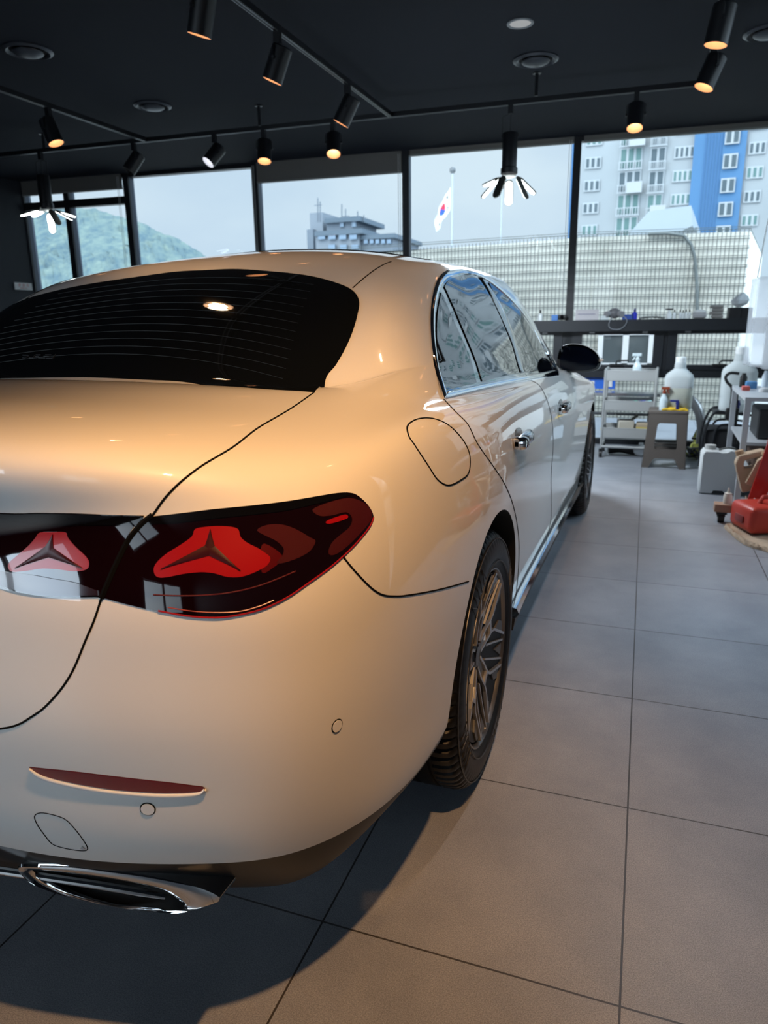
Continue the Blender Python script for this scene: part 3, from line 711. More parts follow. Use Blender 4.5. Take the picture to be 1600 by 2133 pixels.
for s in (1, -1):
    # housing: an egg-like shell whose rear face is the glass
    b = MB(); f = lambda x, y, z: Vector((s*x, y, z)); rings = []
    cx, cz_ = .925, 1.037
    outl = [(-.115,-.035),(-.11,.03),(-.095,.062),(-.06,.075),(-.01,.074),(.035,.062),(.075,.036),(.098,.0),(.10,-.028),(.085,-.05),(.04,-.062),(-.04,-.066),(-.09,-.06)]
    outl = [tuple(v) for v in spl(outl, 4, closed=True)]
    for dy, sc in ((0, .93), (.004, .985), (.02, 1.0), (.05, .99), (.09, .90), (.125, .70), (.145, .40), (.15, .05)):
        rings.append([f(cx+u*sc+.0*dy, 1.99+dy-.10*u, cz_+v*sc-.02*dy) for u, v in outl])
    b.loft(rings); mir = b.obj('door_mirror', [PAINT], car, angle=60)
    b = MB(); b.loft([[f(cx+u*.985, 1.99+dy-.10*u, cz_+v*.985) for u, v in outl] for dy in (-.004, .03)]); b.obj('mirror_bezel', GLOSSB, mir)
    b = MB(); b.loft([[f(cx+u*.86, 1.99+dy-.10*u, cz_+v*.84) for u, v in outl] for dy in (-.006, -.001)]); b.obj('mirror_glass', mat('mirror_glass_dark', (.004, .006, .014), .05, metal=0, spec=.3), mir)
    b = MB(); b.loft([[f(x, 2.03+dy, z) for dy, z in ((-.03, .99), (.03, .99), (.04, 1.01), (-.03, 1.015))] for x in (.80, .86, .88)]); b.obj('mirror_arm', GLOSSB, mir)
    b = MB(); b.tube([f(cx+.095, 1.975, cz_-.005), f(cx+.106, 2.0, cz_-.003), f(cx+.09, 2.06, cz_+.002)], .006); b.obj('indicator_lens', mat('lens_clear', (.7, .5, .35), .1, coat=1), mir)

# ---- wheels
TYP = [(.236,.150),(.243,.236),(.252,.244),(.275,.250),(.300,.249),(.322,.242),(.336,.232),(.343,.221),(.3465,.205)]
def make_wheel(x, y, s):
    r = empty('wheel_tmp', (0, 0, 0)); COL.objects.unlink(r)
    N = 288; prof = [(q, w) for q, w in TYP]
    prof += [(.347,.180),(.340,.178),(.340,.170),(.347,.168),(.3475,.135),(.3475,.130),(.340,.128),(.340,.118),(.3475,.116),(.347,.08),(.340,.078),(.340,.068),(.347,.066),(.3465,.04),(.343,.025),(.33,.010),(.30,.0),(.25,.01),(.236,.10)]
    notch = {5: .004, 6: .008, 7: .012, 8: .012, 9: .012}
    rings = []
    for k, (q, w) in enumerate(prof):
        ring = []
        for i in range(N):
            t = 2*PI*i/N; rr = q-(notch.get(k, 0) if i % 4 == 0 else 0)
            ring.append(Vector((s*(x-.125+w-.125), y+rr*math.cos(t), .345+rr*math.sin(t))))
        rings.append(ring)
    b = MB(); b.loft(rings, cap=False, closed=True)
    rimb = MB()
    def P(rad, ang, w): return Vector((s*(x-.25+w), y+rad*math.cos(ang), .345+rad*math.sin(ang)))
    def lathe_ring(mb, prof, n=96, closed=True): mb.loft([[P(q, 2*PI*i/n, w) for i in range(n)] for q, w in prof], cap=False, closed=closed)
    lathe_ring(rimb, [(.243,.236),(.241,.240),(.237,.240),(.232,.230),(.226,.20),(.215,.06),(.228,.03),(.236,.03),(.228,.10),(.236,.200)])
    rim = rimb.obj('wheel', mat('rim_grey', (.16, .165, .175), .28, metal=.8), car, angle=30)
    ty = b.obj('tyre', RUBBER, rim, angle=30)
    d = MB(); lathe_ring(d, [(.0005,.10),(.19,.10),(.19,.085),(.0005,.085)], 48); d.obj('brake_disc', mat('brake_steel', (.2, .2, .21), .35, metal=.9), rim)
    d = MB(); lathe_ring(d, [(.0005,.07),(.225,.07),(.225,.06),(.0005,.06)], 48); d.obj('wheel_backing', LINER, rim)
    spm = mat('spoke_gloss_black', (.003, .003, .0035), .15, spec=.4); edge = mat('spoke_machined', (.50, .51, .53), .3, metal=.9)
    def plate(mb, poly, w0, w1, thick):
        """poly [(radius, angle)] laid in the wheel plane, width by radius from hub depth w0 to rim depth w1"""
        n = len(poly); dep = lambda q: w0+(w1-w0)*min(1, q/.225)**1.5
        V = [P(q, a, dep(q)) for q, a in poly]+[P(q, a, dep(q)-thick) for q, a in poly]
        mb.add(V, [tuple(range(n)), tuple(range(n, 2*n))[::-1]]+[(i, (i+1) % n, n+(i+1) % n, n+i) for i in range(n)])
    R_ = math.radians
    fc = MB(); lathe_ring(fc, [(.03,.203),(.10,.208),(.17,.219),(.225,.231),(.225,.222),(.17,.206),(.10,.195),(.03,.19)], 80); fc.obj('wheel_face', mat('wheel_face_black', (.003, .003, .0035), .42, spec=.25), rim)
    def strip(mb, path, wd, lift=.004, thick=.005):
        """a flat raised ridge that follows (radius, angle) stations"""
        dep = lambda q: .203+(.231-.203)*min(1, q/.225)**1.6+lift
        rings = []
        for i, (q, a) in enumerate(path):
            x_, z_ = q*math.cos(a), q*math.sin(a); p0 = path[max(0, i-1)]; p1 = path[min(len(path)-1, i+1)]
            dx, dz = p1[0]*math.cos(p1[1])-p0[0]*math.cos(p0[1]), p1[0]*math.sin(p1[1])-p0[0]*math.sin(p0[1]); L = math.hypot(dx, dz); nx, nz = -dz/L, dx/L
            c = []
            for s2, t2 in ((1, 0), (1, thick), (-1, thick), (-1, 0)):
                X, Z = x_+nx*wd/2*s2, z_+nz*wd/2*s2; q2 = math.hypot(X, Z); c.append(P(q2, math.atan2(Z, X), dep(q2)-thick+t2))
            rings.append(c)
        mb.loft(rings)
    aero = mat('aero_grey', (.10, .104, .112), .3, metal=.5)
    for k in range(5):
        a0 = 2*PI*k/5+.30
        sp = MB()
        plate(sp, [(.035, a0-R_(30)), (.085, a0-R_(17)), (.14, a0-R_(10)), (.14, a0+R_(10)), (.085, a0+R_(17)), (.035, a0+R_(30))], .209, .226, .012)
        spo = sp.obj('spoke', spm, rim, smooth=False)
        for sg in (1, -1):
            e = MB(); strip(e, [(.040, a0+sg*R_(24)), (.085, a0+sg*R_(15)), (.128, a0+sg*R_(9.5)), (.150, a0+sg*R_(11)), (.228, a0+sg*R_(24))], .0075, .009, .009); e.obj('spoke_edge', edge, spo, smooth=False)
            e = MB(); strip(e, [(.095, a0+sg*R_(24)), (.150, a0+sg*R_(27)), (.228, a0+sg*R_(29))], .0055, .006, .006); e.obj('spoke_edge', edge, spo, smooth=False)
            g = MB(); plate(g, [(.165, a0+sg*R_(15)), (.222, a0+sg*R_(23.5)), (.222, a0+sg*R_(14)), (.20, a0+sg*R_(10))], .205, .2345, .006); g.obj('aero_insert', aero, spo, smooth=False)
        e = MB(); strip(e, [(.122, a0-R_(9)), (.120, a0), (.122, a0+R_(9))], .011, .010, .009); e.obj('spoke_bridge', edge, spo, smooth=False)
        g = MB(); plate(g, [(.175, a0+R_(36)), (.222, a0+R_(31.5)), (.224, a0+R_(36)), (.222, a0+R_(40.5))], .205, .2345, .006); g.obj('aero_insert', aero, spo, smooth=False)
    sw = MB()
    for q in (.262, .322): sw.tube([P(q, 2*PI*i/90, .2505 if q < .3 else .244) for i in range(90)], .0016, 5, closed=True)
    for a_ in (.2, 1.9, 3.3, 4.9):
        for i in range(5): sw.tube([P(.268, a_+.09*i, .2505), P(.314, a_+.09*i+.075, .2475), P(.268, a_+.09*(i+1), .2505)], .0016, 5)
    sw.obj('sidewall_relief', mat('tyre_relief', (.012, .012, .013), .35), rim)
    h = MB(); lathe_ring(h, [(.0005,.216),(.028,.215),(.034,.210),(.045,.208),(.05,.19),(.0005,.19)], 36); h.obj('center_cap', spm, rim)
    bpy.data.objects.remove(r)
for y in (0, 2.961):
    for s in (1, -1): make_wheel(.930, y, s)
u = MB(); u.box((0, 1.55, .24), (1.4, 3.6, .09)); u.obj('underbody', LINER, car, smooth=False)

# ------------------------------------------------------------------ the room
TH = .0825; BX, BY = 1.02, 5.9
WM = Matrix.Translation((BX, BY, 0)) @ Matrix.Rotation(TH, 4, 'Z')      # x along the window wall, y outward
def wp(px, py): # pixel -> (s, z) on the inner face of the window wall
    p = onplane(px, py, (-math.sin(TH), math.cos(TH), 0), -math.sin(TH)*BX+math.cos(TH)*BY); q = WM.inverted()@p; return q.x, q.z
WALLM = mat('dark_wall_paint', (.022, .026, .034), .7, bump=(60, .1))
CEILM = mat('dark_ceiling_paint', (.013, .016, .023), .85, spec=.2, bump=(40, .1))
FRAMEM = mat('window_frame_dark', (.012, .014, .018), .45)
FRAMEL = mat('frame_return_lit', (.10, .12, .16), .45, metal=.3)  # paler copy of the frame colour: light painted into the mullion returns
BLINDM = mat('blind_fabric_grey', (.17, .165, .155), .8, bump=(500, .2))
def glass_mat(name, tint=(.94, .97, .98), refl=.06):
    m = bpy.data.materials.new(name); m.use_nodes = True; n = m.node_tree.nodes; L = m.node_tree.links; n.clear()
    o = n.new('ShaderNodeOutputMaterial'); t = n.new('ShaderNodeBsdfTransparent'); g = n.new('ShaderNodeBsdfGlossy'); x = n.new('ShaderNodeMixShader'); f = n.new('ShaderNodeFresnel')
    t.inputs[0].default_value = (*tint, 1); g.inputs['Roughness'].default_value = .01; f.inputs[0].default_value = 1.30
    L.new(f.outputs[0], x.inputs[0]); L.new(t.outputs[0], x.inputs[1]); L.new(g.outputs[0], x.inputs[2]); L.new(x.outputs[0], o.inputs[0]); return m
PANE = glass_mat('window_glass')
# floor: square tiles with thin joints, one object whose own axes follow the tiling
fm = bpy.data.materials.new('floor_tiles'); fm.use_nodes = True; n = fm.node_tree.nodes; L = fm.node_tree.links; b = n['Principled BSDF']
t = n.new('ShaderNodeTexCoord'); br = n.new('ShaderNodeTexBrick'); br.offset = 0; br.squash = 1
br.inputs['Scale'].default_value = 1; br.inputs['Mortar Size'].default_value = .0022; br.inputs['Mortar Smooth'].default_value = .1
br.inputs['Brick Width'].default_value = .59643; br.inputs['Row Height'].default_value = .58657; br.inputs['Bias'].default_value = 0
br.inputs['Color1'].default_value = (.255, .278, .325, 1); br.inputs['Color2'].default_value = (.24, .262, .306, 1); br.inputs['Mortar'].default_value = (.04, .038, .038, 1)
nz = n.new('ShaderNodeTexNoise'); nz.inputs['Scale'].default_value = 3.5; nz.inputs['Detail'].default_value = 8; nz.inputs['Roughness'].default_value = .65
nf = n.new('ShaderNodeTexNoise'); nf.inputs['Scale'].default_value = 420; nf.inputs['Detail'].default_value = 2
mx = n.new('ShaderNodeMix'); mx.data_type = 'RGBA'; mx.blend_type = 'MULTIPLY'; mx.inputs[0].default_value = 1
rp = n.new('ShaderNodeValToRGB'); rp.color_ramp.elements[0].position = .3; rp.color_ramp.elements[0].color = (.78, .78, .79, 1); rp.color_ramp.elements[1].position = .7; rp.color_ramp.elements[1].color = (1.15, 1.13, 1.1, 1)
mx2 = n.new('ShaderNodeMix'); mx2.data_type = 'RGBA'; mx2.blend_type = 'MULTIPLY'; mx2.inputs[0].default_value = 1
rp2 = n.new('ShaderNodeValToRGB'); rp2.color_ramp.elements[0].position = .35; rp2.color_ramp.elements[0].color = (.72, .72, .72, 1); rp2.color_ramp.elements[1].position = .65; rp2.color_ramp.elements[1].color = (1.35, 1.33, 1.3, 1)
L.new(t.outputs['Object'], br.inputs['Vector']); L.new(t.outputs['Object'], nz.inputs['Vector']); L.new(t.outputs['Object'], nf.inputs['Vector'])
L.new(nz.outputs[0], rp.inputs[0]); L.new(nf.outputs[0], rp2.inputs[0])
L.new(br.outputs['Color'], mx.inputs['A']); L.new(rp.outputs[0], mx.inputs['B']); L.new(mx.outputs['Result'], mx2.inputs['A']); L.new(rp2.outputs[0], mx2.inputs['B']); L.new(mx2.outputs['Result'], b.inputs['Base Color'])
mr = n.new('ShaderNodeMapRange'); mr.inputs['To Min'].default_value = .36; mr.inputs['To Max'].default_value = .48; L.new(nz.outputs[0], mr.inputs[0]); L.new(mr.outputs[0], b.inputs['Roughness'])
bp = n.new('ShaderNodeBump'); bp.inputs['Strength'].default_value = .25; bp.inputs['Distance'].default_value = .0008; L.new(nf.outputs[0], bp.inputs['Height'])
bp2 = n.new('ShaderNodeBump'); bp2.invert = True; bp2.inputs['Strength'].default_value = .6; bp2.inputs['Distance'].default_value = .002; L.new(br.outputs['Fac'], bp2.inputs['Height']); L.new(bp.outputs[0], bp2.inputs['Normal']); L.new(bp2.outputs[0], b.inputs['Normal'])
b.inputs['Specular IOR Level'].default_value = 1.0
m_ = MB(); m_.box((-3.1, 1.2, -.05), (11.5, 15, .1)); flo = m_.obj('floor', fm, smooth=False)
flo.location = (1.31522, -.62765, 0); flo.rotation_euler = (0, 0, .017506); struct(flo)
XL, XR, YB, ZC = -5.95, 2.42, -5.6, 2.915
_cy = lambda x: BY+(x-BX)*math.tan(TH)+.16
m_ = MB(); m_.prism([(XL-.3, YB-.2), (XR+.22, YB-.2), (XR+.22, _cy(XR+.22)), (XL-.3, _cy(XL-.3))], .2, Matrix.Translation((0, 0, ZC))); struct(m_.obj('ceiling', CEILM, smooth=False))
# left wall
m_ = MB(); m_.box((XL-.1, (YB+5.4)/2, ZC/2), (.2, 5.4-YB+.1, ZC)); struct(m_.obj('wall_left', WALLM, smooth=False))
# rear wall with a glazed shop front on each side of a solid pier
def wallbox(name, x0, x1, z0, z1, y, m=WALLM):
    m_ = MB(); m_.box(((x0+x1)/2, y, (z0+z1)/2), (x1-x0, .2, z1-z0)); return struct(m_.obj(name, m, smooth=False))
m_ = MB()
for x0, x1, z0, z1 in ((XL, -5.0, 0, ZC), (-.6, .9, 0, ZC), (2.1, XR+.1, 0, ZC), (-5.0, -.6, 2.35, ZC), (.9, 2.1, 2.35, ZC), (-5.0, -.6, 0, 1.0), (.9, 2.1, 0, .8)): m_.box(((x0+x1)/2, YB, (z0+z1)/2), (x1-x0, .2, z1-z0))
struct(m_.obj('wall_back', WALLM, smooth=False))
m_ = MB()
for x in (-5.0, -3.6, -2.1, -.6): m_.box((x, YB, 1.2), (.07, .12, 2.35))
for x in (.93, 1.5, 2.07): m_.box((x, YB, 1.17), (.06, .10, 2.35))
struct(m_.obj('window_1', FRAMEM, smooth=False))
# right wall: glazed from the corner back, then solid
m_ = MB()
m_.box((XR+.1, (YB+.9)/2, ZC/2), (.2, .9-YB, ZC)); m_.box((XR+.1, 3.45, ZC-.03), (.2, 5.2, .06)); 
struct(m_.obj('wall_right', WALLM, smooth=False))
m_ = MB()
for y in (.935, 2.2, 3.5, 4.75, 5.98): m_.box((XR+.06, y, ZC/2), (.10, .07, ZC))
m_.box((XR+.06, 3.45, 1.18), (.12, 5.1, .10)); m_.box((XR+.06, 3.45, .72), (.10, 5.1, .09)); m_.box((XR+.06, 3.45, .03), (.10, 5.1, .06))
struct(m_.obj('window_2', FRAMEM, smooth=False))
m_ = MB(); m_.box((XR+.08, 3.45, ZC/2), (.008, 5.0, ZC-.06)); struct(m_.obj('window_2_glass', PANE, smooth=False))
# window wall
def wbox(mb, s0, s1, z0, z1, y0=0, y1=.11): mb.box(WM@Vector(((s0+s1)/2, (y0+y1)/2, (z0+z1)/2)), (s1-s0, y1-y0, z1-z0), rz=TH)
S0, S1 = -7.02, 1.40
MUL = [-6.42, -5.60, -4.00, -2.325, -.64, 1.33]
fr = MB(); rt = MB()
for s_ in MUL: wbox(fr, s_, s_+.07, 0, ZC, 0, .03); wbox(rt, s_+.008, s_+.066, 0, ZC, .03, .12)
wbox(fr, S0, S0+.04, 0, ZC, 0, .03); wbox(rt, S0, S0+.036, 0, ZC, .03, .12)
wbox(fr, S0, -5.6, 2.60, 2.68, .0, .08)
wbox(fr, S0, S1, ZC-.035, ZC, .03, .12)
fro = struct(fr.obj('window_3', FRAMEM, smooth=False)); r_ = rt.obj('frame_return', FRAMEL, fro, smooth=False)
tr = MB()
for a_, c_ in ((-1.49, -1.42), (-.67, -.54), (.29, .35), (1.28, 1.40), (-2.4, -2.26)): wbox(tr, a_, c_, .68, 1.2, 0, .10)
wbox(tr, S0, S1, 1.128, 1.237, -.10, .11); wbox(tr, S0, S1, .675, .755, -.0, .10); wbox(tr, S0, S1, -.0, .05, 0, .1)
struct(tr.obj('trim_1', FRAMEM, smooth=False))
# awning casements under the rail
k = 4
for a, b_ in ((-2.27, -1.48), (-1.43, -.66), (-.55, .30), (.34, 1.30)):
    c = MB()
    for q in ((a, a+.085, .755, 1.128), (b_-.085, b_, .755, 1.128), (a+.085, b_-.085, 1.095, 1.128), (a+.085, b_-.085, .755, .80)): wbox(c, *q, -.015, .08)
    w = struct(c.obj('window_%d' % k, FRAMEM, smooth=False)); k += 1
    g = MB(); wbox(g, a+.08, b_-.08, .78, 1.10, .03, .036); g.obj('window_glass', PANE, w, smooth=False)
    hd = MB(); m0 = WM@Vector(((a+b_)/2, -.03, .80)); hd.box(m0, (.13, .02, .022), rz=TH); hd.tube([m0, m0+Vector((0, -.03, .03)), m0+Vector((.02, -.035, .045)), m0+Vector((.12, -.035, .045))], .008); hd.obj('window_handle', BLACKP, w)
    for dx in (.15, b_-a-.2):
        h2 = MB(); wbox(h2, a+dx, a+dx+.05, 1.108, 1.122, -.022, -.012); h2.obj('hinge_cap', mat('hinge_grey', (.45, .45, .45), .5), w, smooth=False)
gl = MB(); wbox(gl, S0, S1, 1.2, ZC-.03, .09, .096); wbox(gl, S0, S1, .02, .68, .07, .076)
struct(gl.obj('window_3_glass', PANE, smooth=False))
# blinds: every bay has a cassette, three are lowered a little
for a, b_, zb in ((-6.98, -5.62, 2.76), (-3.93, -2.33, 2.715), (-2.24, -.64, 2.862), (-.55, 1.33, 2.862)):
    c = MB(); wbox(c, a, b_, zb, ZC-.001, -.012, .02); 
    bl = c.obj('roller_blind', BLINDM, smooth=False)
    b2 = MB(); wbox(b2, a, b_, zb-.004, zb+.012, -.016, .024); b2.obj('bottom_bar', mat('blind_bar', (.22, .23, .22), .5), bl, smooth=False)
    tag(bl, {-6.98: 'grey roller blind rolled up above the far left bay beside the dark wall', -3.93: 'grey roller blind lowered the furthest, above the bay with the distant office block', -2.24: 'grey roller blind strip above the bay with the flag', -.55: 'grey roller blind strip above the rightmost bay with the apartment block'}[a], 'blind', 'roller blinds at the window tops')
for s_ in (-5.66, -3.98, -2.36, -.68):
    c = MB(); 
    for dx in (0, .02): c.tube([WM@Vector((s_+dx, -.02, ZC-.03)), WM@Vector((s_+dx, -.02, 1.3))], .0022, 5)
    o_ = c.obj('blind_cord', mat('cord_white', (.7, .72, .72), .5)); 
    tag(o_, {-5.66: 'pale looped blind cord hanging by the mullion in front of the hill', -3.98: 'pale looped blind cord beside the mullion left of the distant office block', -2.36: 'pale looped blind cord beside the mullion left of the flag', -.68: 'pale looped blind cord beside the mullion left of the apartment block'}[s_], 'blind cord', 'blind cords along the window mullions')

# sign on the left wall
def text_mesh(name, txt, size, m, parent, M, extr=.0006, align='CENTER'):
    cu = bpy.data.curves.new(name, 'FONT'); cu.body = txt; cu.size = size; cu.extrude = extr; cu.align_x = align; cu.align_y = 'CENTER'; cu.resolution_u = 3
    to = bpy.data.objects.new(name+'_t', cu); COL.objects.link(to); dg = bpy.context.evaluated_depsgraph_get(); dg.update()
    me = bpy.data.meshes.new_from_object(to.evaluated_get(dg)); bpy.data.objects.remove(to)
    me.materials.clear(); me.materials.append(m); me.transform(M); ob = bpy.data.objects.new(name, me); COL.objects.link(ob); ob.parent = parent
    if parent: ob.matrix_parent_inverse = parent.matrix_basis.inverted()
    return ob
a_ = onplane(28, 587, (1, 0, 0), XL); c_ = onplane(66, 606, (1, 0, 0), XL); mid = (a_+c_)/2; wy, wz = abs(c_.y-a_.y), abs(onplane(30, 602, (1,0,0), XL).z-a_.z)
sg = empty('wall_sign', (XL, mid.y, mid.z)); tag(sg, 'small white sign with red Korean lettering on the dark left wall', 'sign')
m_ = MB(); m_.box((XL+.008, mid.y, mid.z), (.014, wy, wz)); m_.obj('sign_board', mat('sign_white', (.75, .75, .75), .4), sg, smooth=False)
SR = Matrix.Translation((XL+.016, mid.y, mid.z+.015*0)) @ Matrix(((0, 0, 1, 0), (1, 0, 0, 0), (0, 1, 0, 0), (0, 0, 0, 1)))
RT = mat('sign_red', (.55, .03, .03), .5)
text_mesh('sign_text', '완  강  기', wz*.48, RT, sg, SR@Matrix.Translation((0, wz*.12, 0)))
text_mesh('sign_small_text', 'Descending Life Line', wz*.16, RT, sg, SR@Matrix.Translation((0, -wz*.26, 0)))

# ------------------------------------------------------------------ ceiling fittings
ZT = 2.77
BLK = mat('track_black', (.008, .009, .012), .4)
CANM = mat('can_black', (.010, .011, .014), .38)
WARM_REFL = mat('can_reflector_warm_lit', (.55, .33, .22), .35)  # warm glow of the lamp put into the reflector colour
def tp(px, py): return fl(px, py, ZT)
def bar(name, a, b_, label, w=.035, h=.032, parent=None):
    d = (b_-a); rz = math.atan2(d.y, d.x); c = (a+b_)/2
    m_ = MB(); m_.box((c.x, c.y, ZT), (d.length, w, h), rz=rz); o = m_.obj(name, BLK, parent, smooth=False)
    g = MB()
    for s_ in (1, -1): g.box(Vector((c.x, c.y, ZT-h/2-.001))+Vector((-math.sin(rz), math.cos(rz), 0))*s_*.010, (d.length, .003, .003), rz=rz)
    g.obj('track_groove', mat('track_steel', (.25, .26, .27), .3, metal=1), o, smooth=False)
    return o
T0 = tp(-60, 329); T1 = tp(1472, 172)
tr1 = bar('lighting_track', T0, T1, ''); tag(tr1, 'long black lighting track running parallel to the windows across the ceiling', 'lighting track', 'ceiling lighting tracks')
J1 = tp(812, 238); J2 = tp(300, 290)
tr2 = bar('lighting_track', Vector((J1.x, -3, ZT)), Vector((J1.x, J1.y, ZT)), ''); tag(tr2, 'black lighting track from the top edge of the picture to the long track', 'lighting track', 'ceiling lighting tracks')
tr3 = bar('lighting_track', Vector((J2.x, -1, ZT)), Vector((J2.x, J2.y, ZT)), ''); tag(tr3, 'black lighting track on the left side, ending above the far left windows', 'lighting track', 'ceiling lighting tracks')
tr4 = bar('lighting_track', Vector((T1.x, -3.2, ZT)), Vector((T1.x, T1.y-.03, ZT)), ''); tag(tr4, 'black lighting track at the right, running back overhead from the long track end', 'lighting track', 'ceiling lighting tracks')
def stem(x, y, par):
    m_ = MB(); m_.cyl((x, y, ZT), (x, y, ZC), .012, n=12); m_.cyl((x, y, ZC-.006), (x, y, ZC), .03, n=16); m_.obj('track_stem', BLK, par)
for px, py in ((1117, 200), (541, 262), (93, 316)): p = tp(px, py); stem(p.x, p.y, tr1)
for y in (-1.0, 1.5): stem(J1.x, y, tr2); stem(T1.x, y, tr4)
stem(J2.x, .5, tr3)
EMW = mat('spot_led', (1, .85, .6), .5, emit=(1, .78, .48), es=30)
EMC = mat('spot_led_cool', (1, 1, 1), .5, emit=(.95, .97, 1), es=8)
EMO = mat('spot_led_off', (.05, .05, .05), .3)
WARM = (1.0, .53, .215)
def spot(mx_, my_, aim, label, power=0, col=WARM, led=EMW, size=62, on=True, length=.175, r=.056, blend=.6, name='track_spotlight', refl=WARM_REFL):
    """mount point on the track, the direction the can points"""
    aim = Vector(aim).normalized()
    e = empty(name, (mx_, my_, ZT-.016)); tag(e, label, 'spotlight', 'black spotlights on the ceiling tracks')
    m_ = MB(); m_.box((mx_, my_, ZT-.045), (.034, .034, .06)); m_.obj('adapter', BLK, e, smooth=False)
    piv = Vector((mx_, my_, ZT-.155)); up = -aim
    side = aim.cross(Vector((0, 0, 1))); side = side.normalized() if side.length > .1 else Vector((1, 0, 0))
    m_ = MB(); t0 = Vector((mx_, my_, ZT-.075)); 
    for s_ in (1, -1): m_.tube([t0, t0+side*s_*.045+Vector((0, 0, -.008)), t0+side*s_*(r+.006)+Vector((0, 0, -.02)), piv+side*s_*(r+.006)], .0035, 6)
    for s_ in (1, -1): m_.cyl(piv+side*s_*(r-.002), piv+side*s_*(r+.012), .009, n=10)
    m_.obj('yoke', BLK, e)
    m_ = MB(); m_.tube([tuple(v) for v in spl([t0, t0+side*.02+Vector((0, 0, -.02)), piv+up*.07+side*.015, piv+up*.055], 5)], .003, 6); m_.obj('cable', BLK, e)
    q = aim.to_track_quat('Z', 'Y'); M = Matrix.Translation(piv-aim*(length*.40)) @ q.to_matrix().to_4x4()
    m_ = MB(); m_.lathe([(.0005, 0), (r-.006, 0), (r, .006), (r, length), (r-.003, length), (r-.003, length-.07), (r-.003, length-.075)], M, 32, cap=False); can = m_.obj('lamp_can', CANM, e, angle=40)
    m_ = MB(); m_.lathe([(r-.0035, length-.001), (r-.008, length-.06), (r-.016, length-.086)], M, 32, cap=False); m_.obj('reflector', refl, can)
    m_ = MB(); m_.lathe([(.0005, length-.085), (r-.020, length-.085)], M, 24, cap=False); m_.obj('led_lens', led if on else EMO, can)
    if power:
        ld = bpy.data.lights.new('spot_beam', 'SPOT'); ld.energy = power; ld.color = col; ld.spot_size = math.radians(size); ld.spot_blend = blend; ld.shadow_soft_size = .03
        lo = bpy.data.objects.new('spot_beam', ld); COL.objects.link(lo); lo.parent = can; lo.matrix_basis = Matrix.Translation(piv+aim*(length*.60-.05+.052)) @ (-aim).to_track_quat('Z', 'Y').to_matrix().to_4x4()
    return e
def tm(px, py):
    p = tp(px, py); return (p.x, T0.y+(T1.y-T0.y)*(p.x-T0.x)/(T1.x-T0.x)) if abs(p.y-(T0.y+(T1.y-T0.y)*(p.x-T0.x)/(T1.x-T0.x))) < .35 else (p.x, p.y)
def lean(px, py, dx, dy, c):
    v = ray(px, py); a = _R*dx-_U*dy; a = (a-v*a.dot(v)).normalized(); return a*math.sqrt(max(0, 1-c*c))-v*c
K = SPOTP
x, y = tm(572, 60); spot(J1.x, y, lean(572,130,-.30,1,.10), 'black spotlight on the middle track, the nearer of its two, tilted left', K)
x, y = tm(714, 172); spot(J1.x, y, lean(714,230,-.45,1,.08), 'black spotlight on the middle track, the farther one, overlapping the long track', K)
x, y = tm(541, 263); spot(x, y, lean(541,310,.0,1,.50), 'lit spotlight on the long track left of the middle junction, glowing towards the room', K)
x, y = tm(694, 252); spot(x, y, lean(694,310,0,1,.62), 'lit spotlight on the long track in front of the lowered grey blind', K)
x, y = tm(443, 276); spot(x, y, lean(443,320,-.65,.8,.42), 'spotlight on the long track tipped to the left with a white lit mouth', 0, led=EMC, refl=mat('can_reflector_white', (.75, .74, .78), .4))
x, y = tm(276, 294); spot(x, y, lean(276,340,-.5,.8,.22), 'unlit spotlight on the long track just right of the left junction', on=False, refl=CANM)
x, y = tm(106, 218); spot(J2.x, y, lean(110,270,.42,1,.42), 'lit spotlight on the left track, in front of the far left windows', K)
x, y = tm(1328, 186); spot(x, y, lean(1325,240,-.08,1,.58), 'lit spotlight hanging in front of the apartment block window', K*1.2)
x, y = tm(1487, 80); spot(T1.x, y, lean(1485,140,-.45,1,.40), 'black spotlight on the right track with a copper-lit mouth, just under the topmost one', K*1.2)
spot(T1.x, 2.52, lean(1515,30,-.25,1,.33), 'large black spotlight cut off by the top right edge of the picture', K*1.2)
spot(J1.x, 1.45, lean(300,0,-.1,1,.1), 'black spotlight whose rim just dips into the top left edge of the picture', K)
# lights on the same tracks over and behind the camera
spot(T1.x, .6, (-.62, -.12, -1), 'black spotlight on the right track above the rear wheel', K*1.5, size=70)
spot(T1.x, 1.15, (.20, -.10, -1), 'added cool white spotlight out of view on the right track, brightening the aisle floor', K*5.0, col=(.74, .86, 1), led=EMC, size=78, blend=.9)  # added lamp, out of view, to cool and brighten the aisle floor
spot(T1.x, -1.38, (-.30, .38, -1), 'black spotlight on the right track above the camera', K*10.5, size=64, blend=.95)
spot(J1.x, .75, (.55, -.02, -1), 'black spotlight on the middle track above the rear window', K*3.0, size=64)

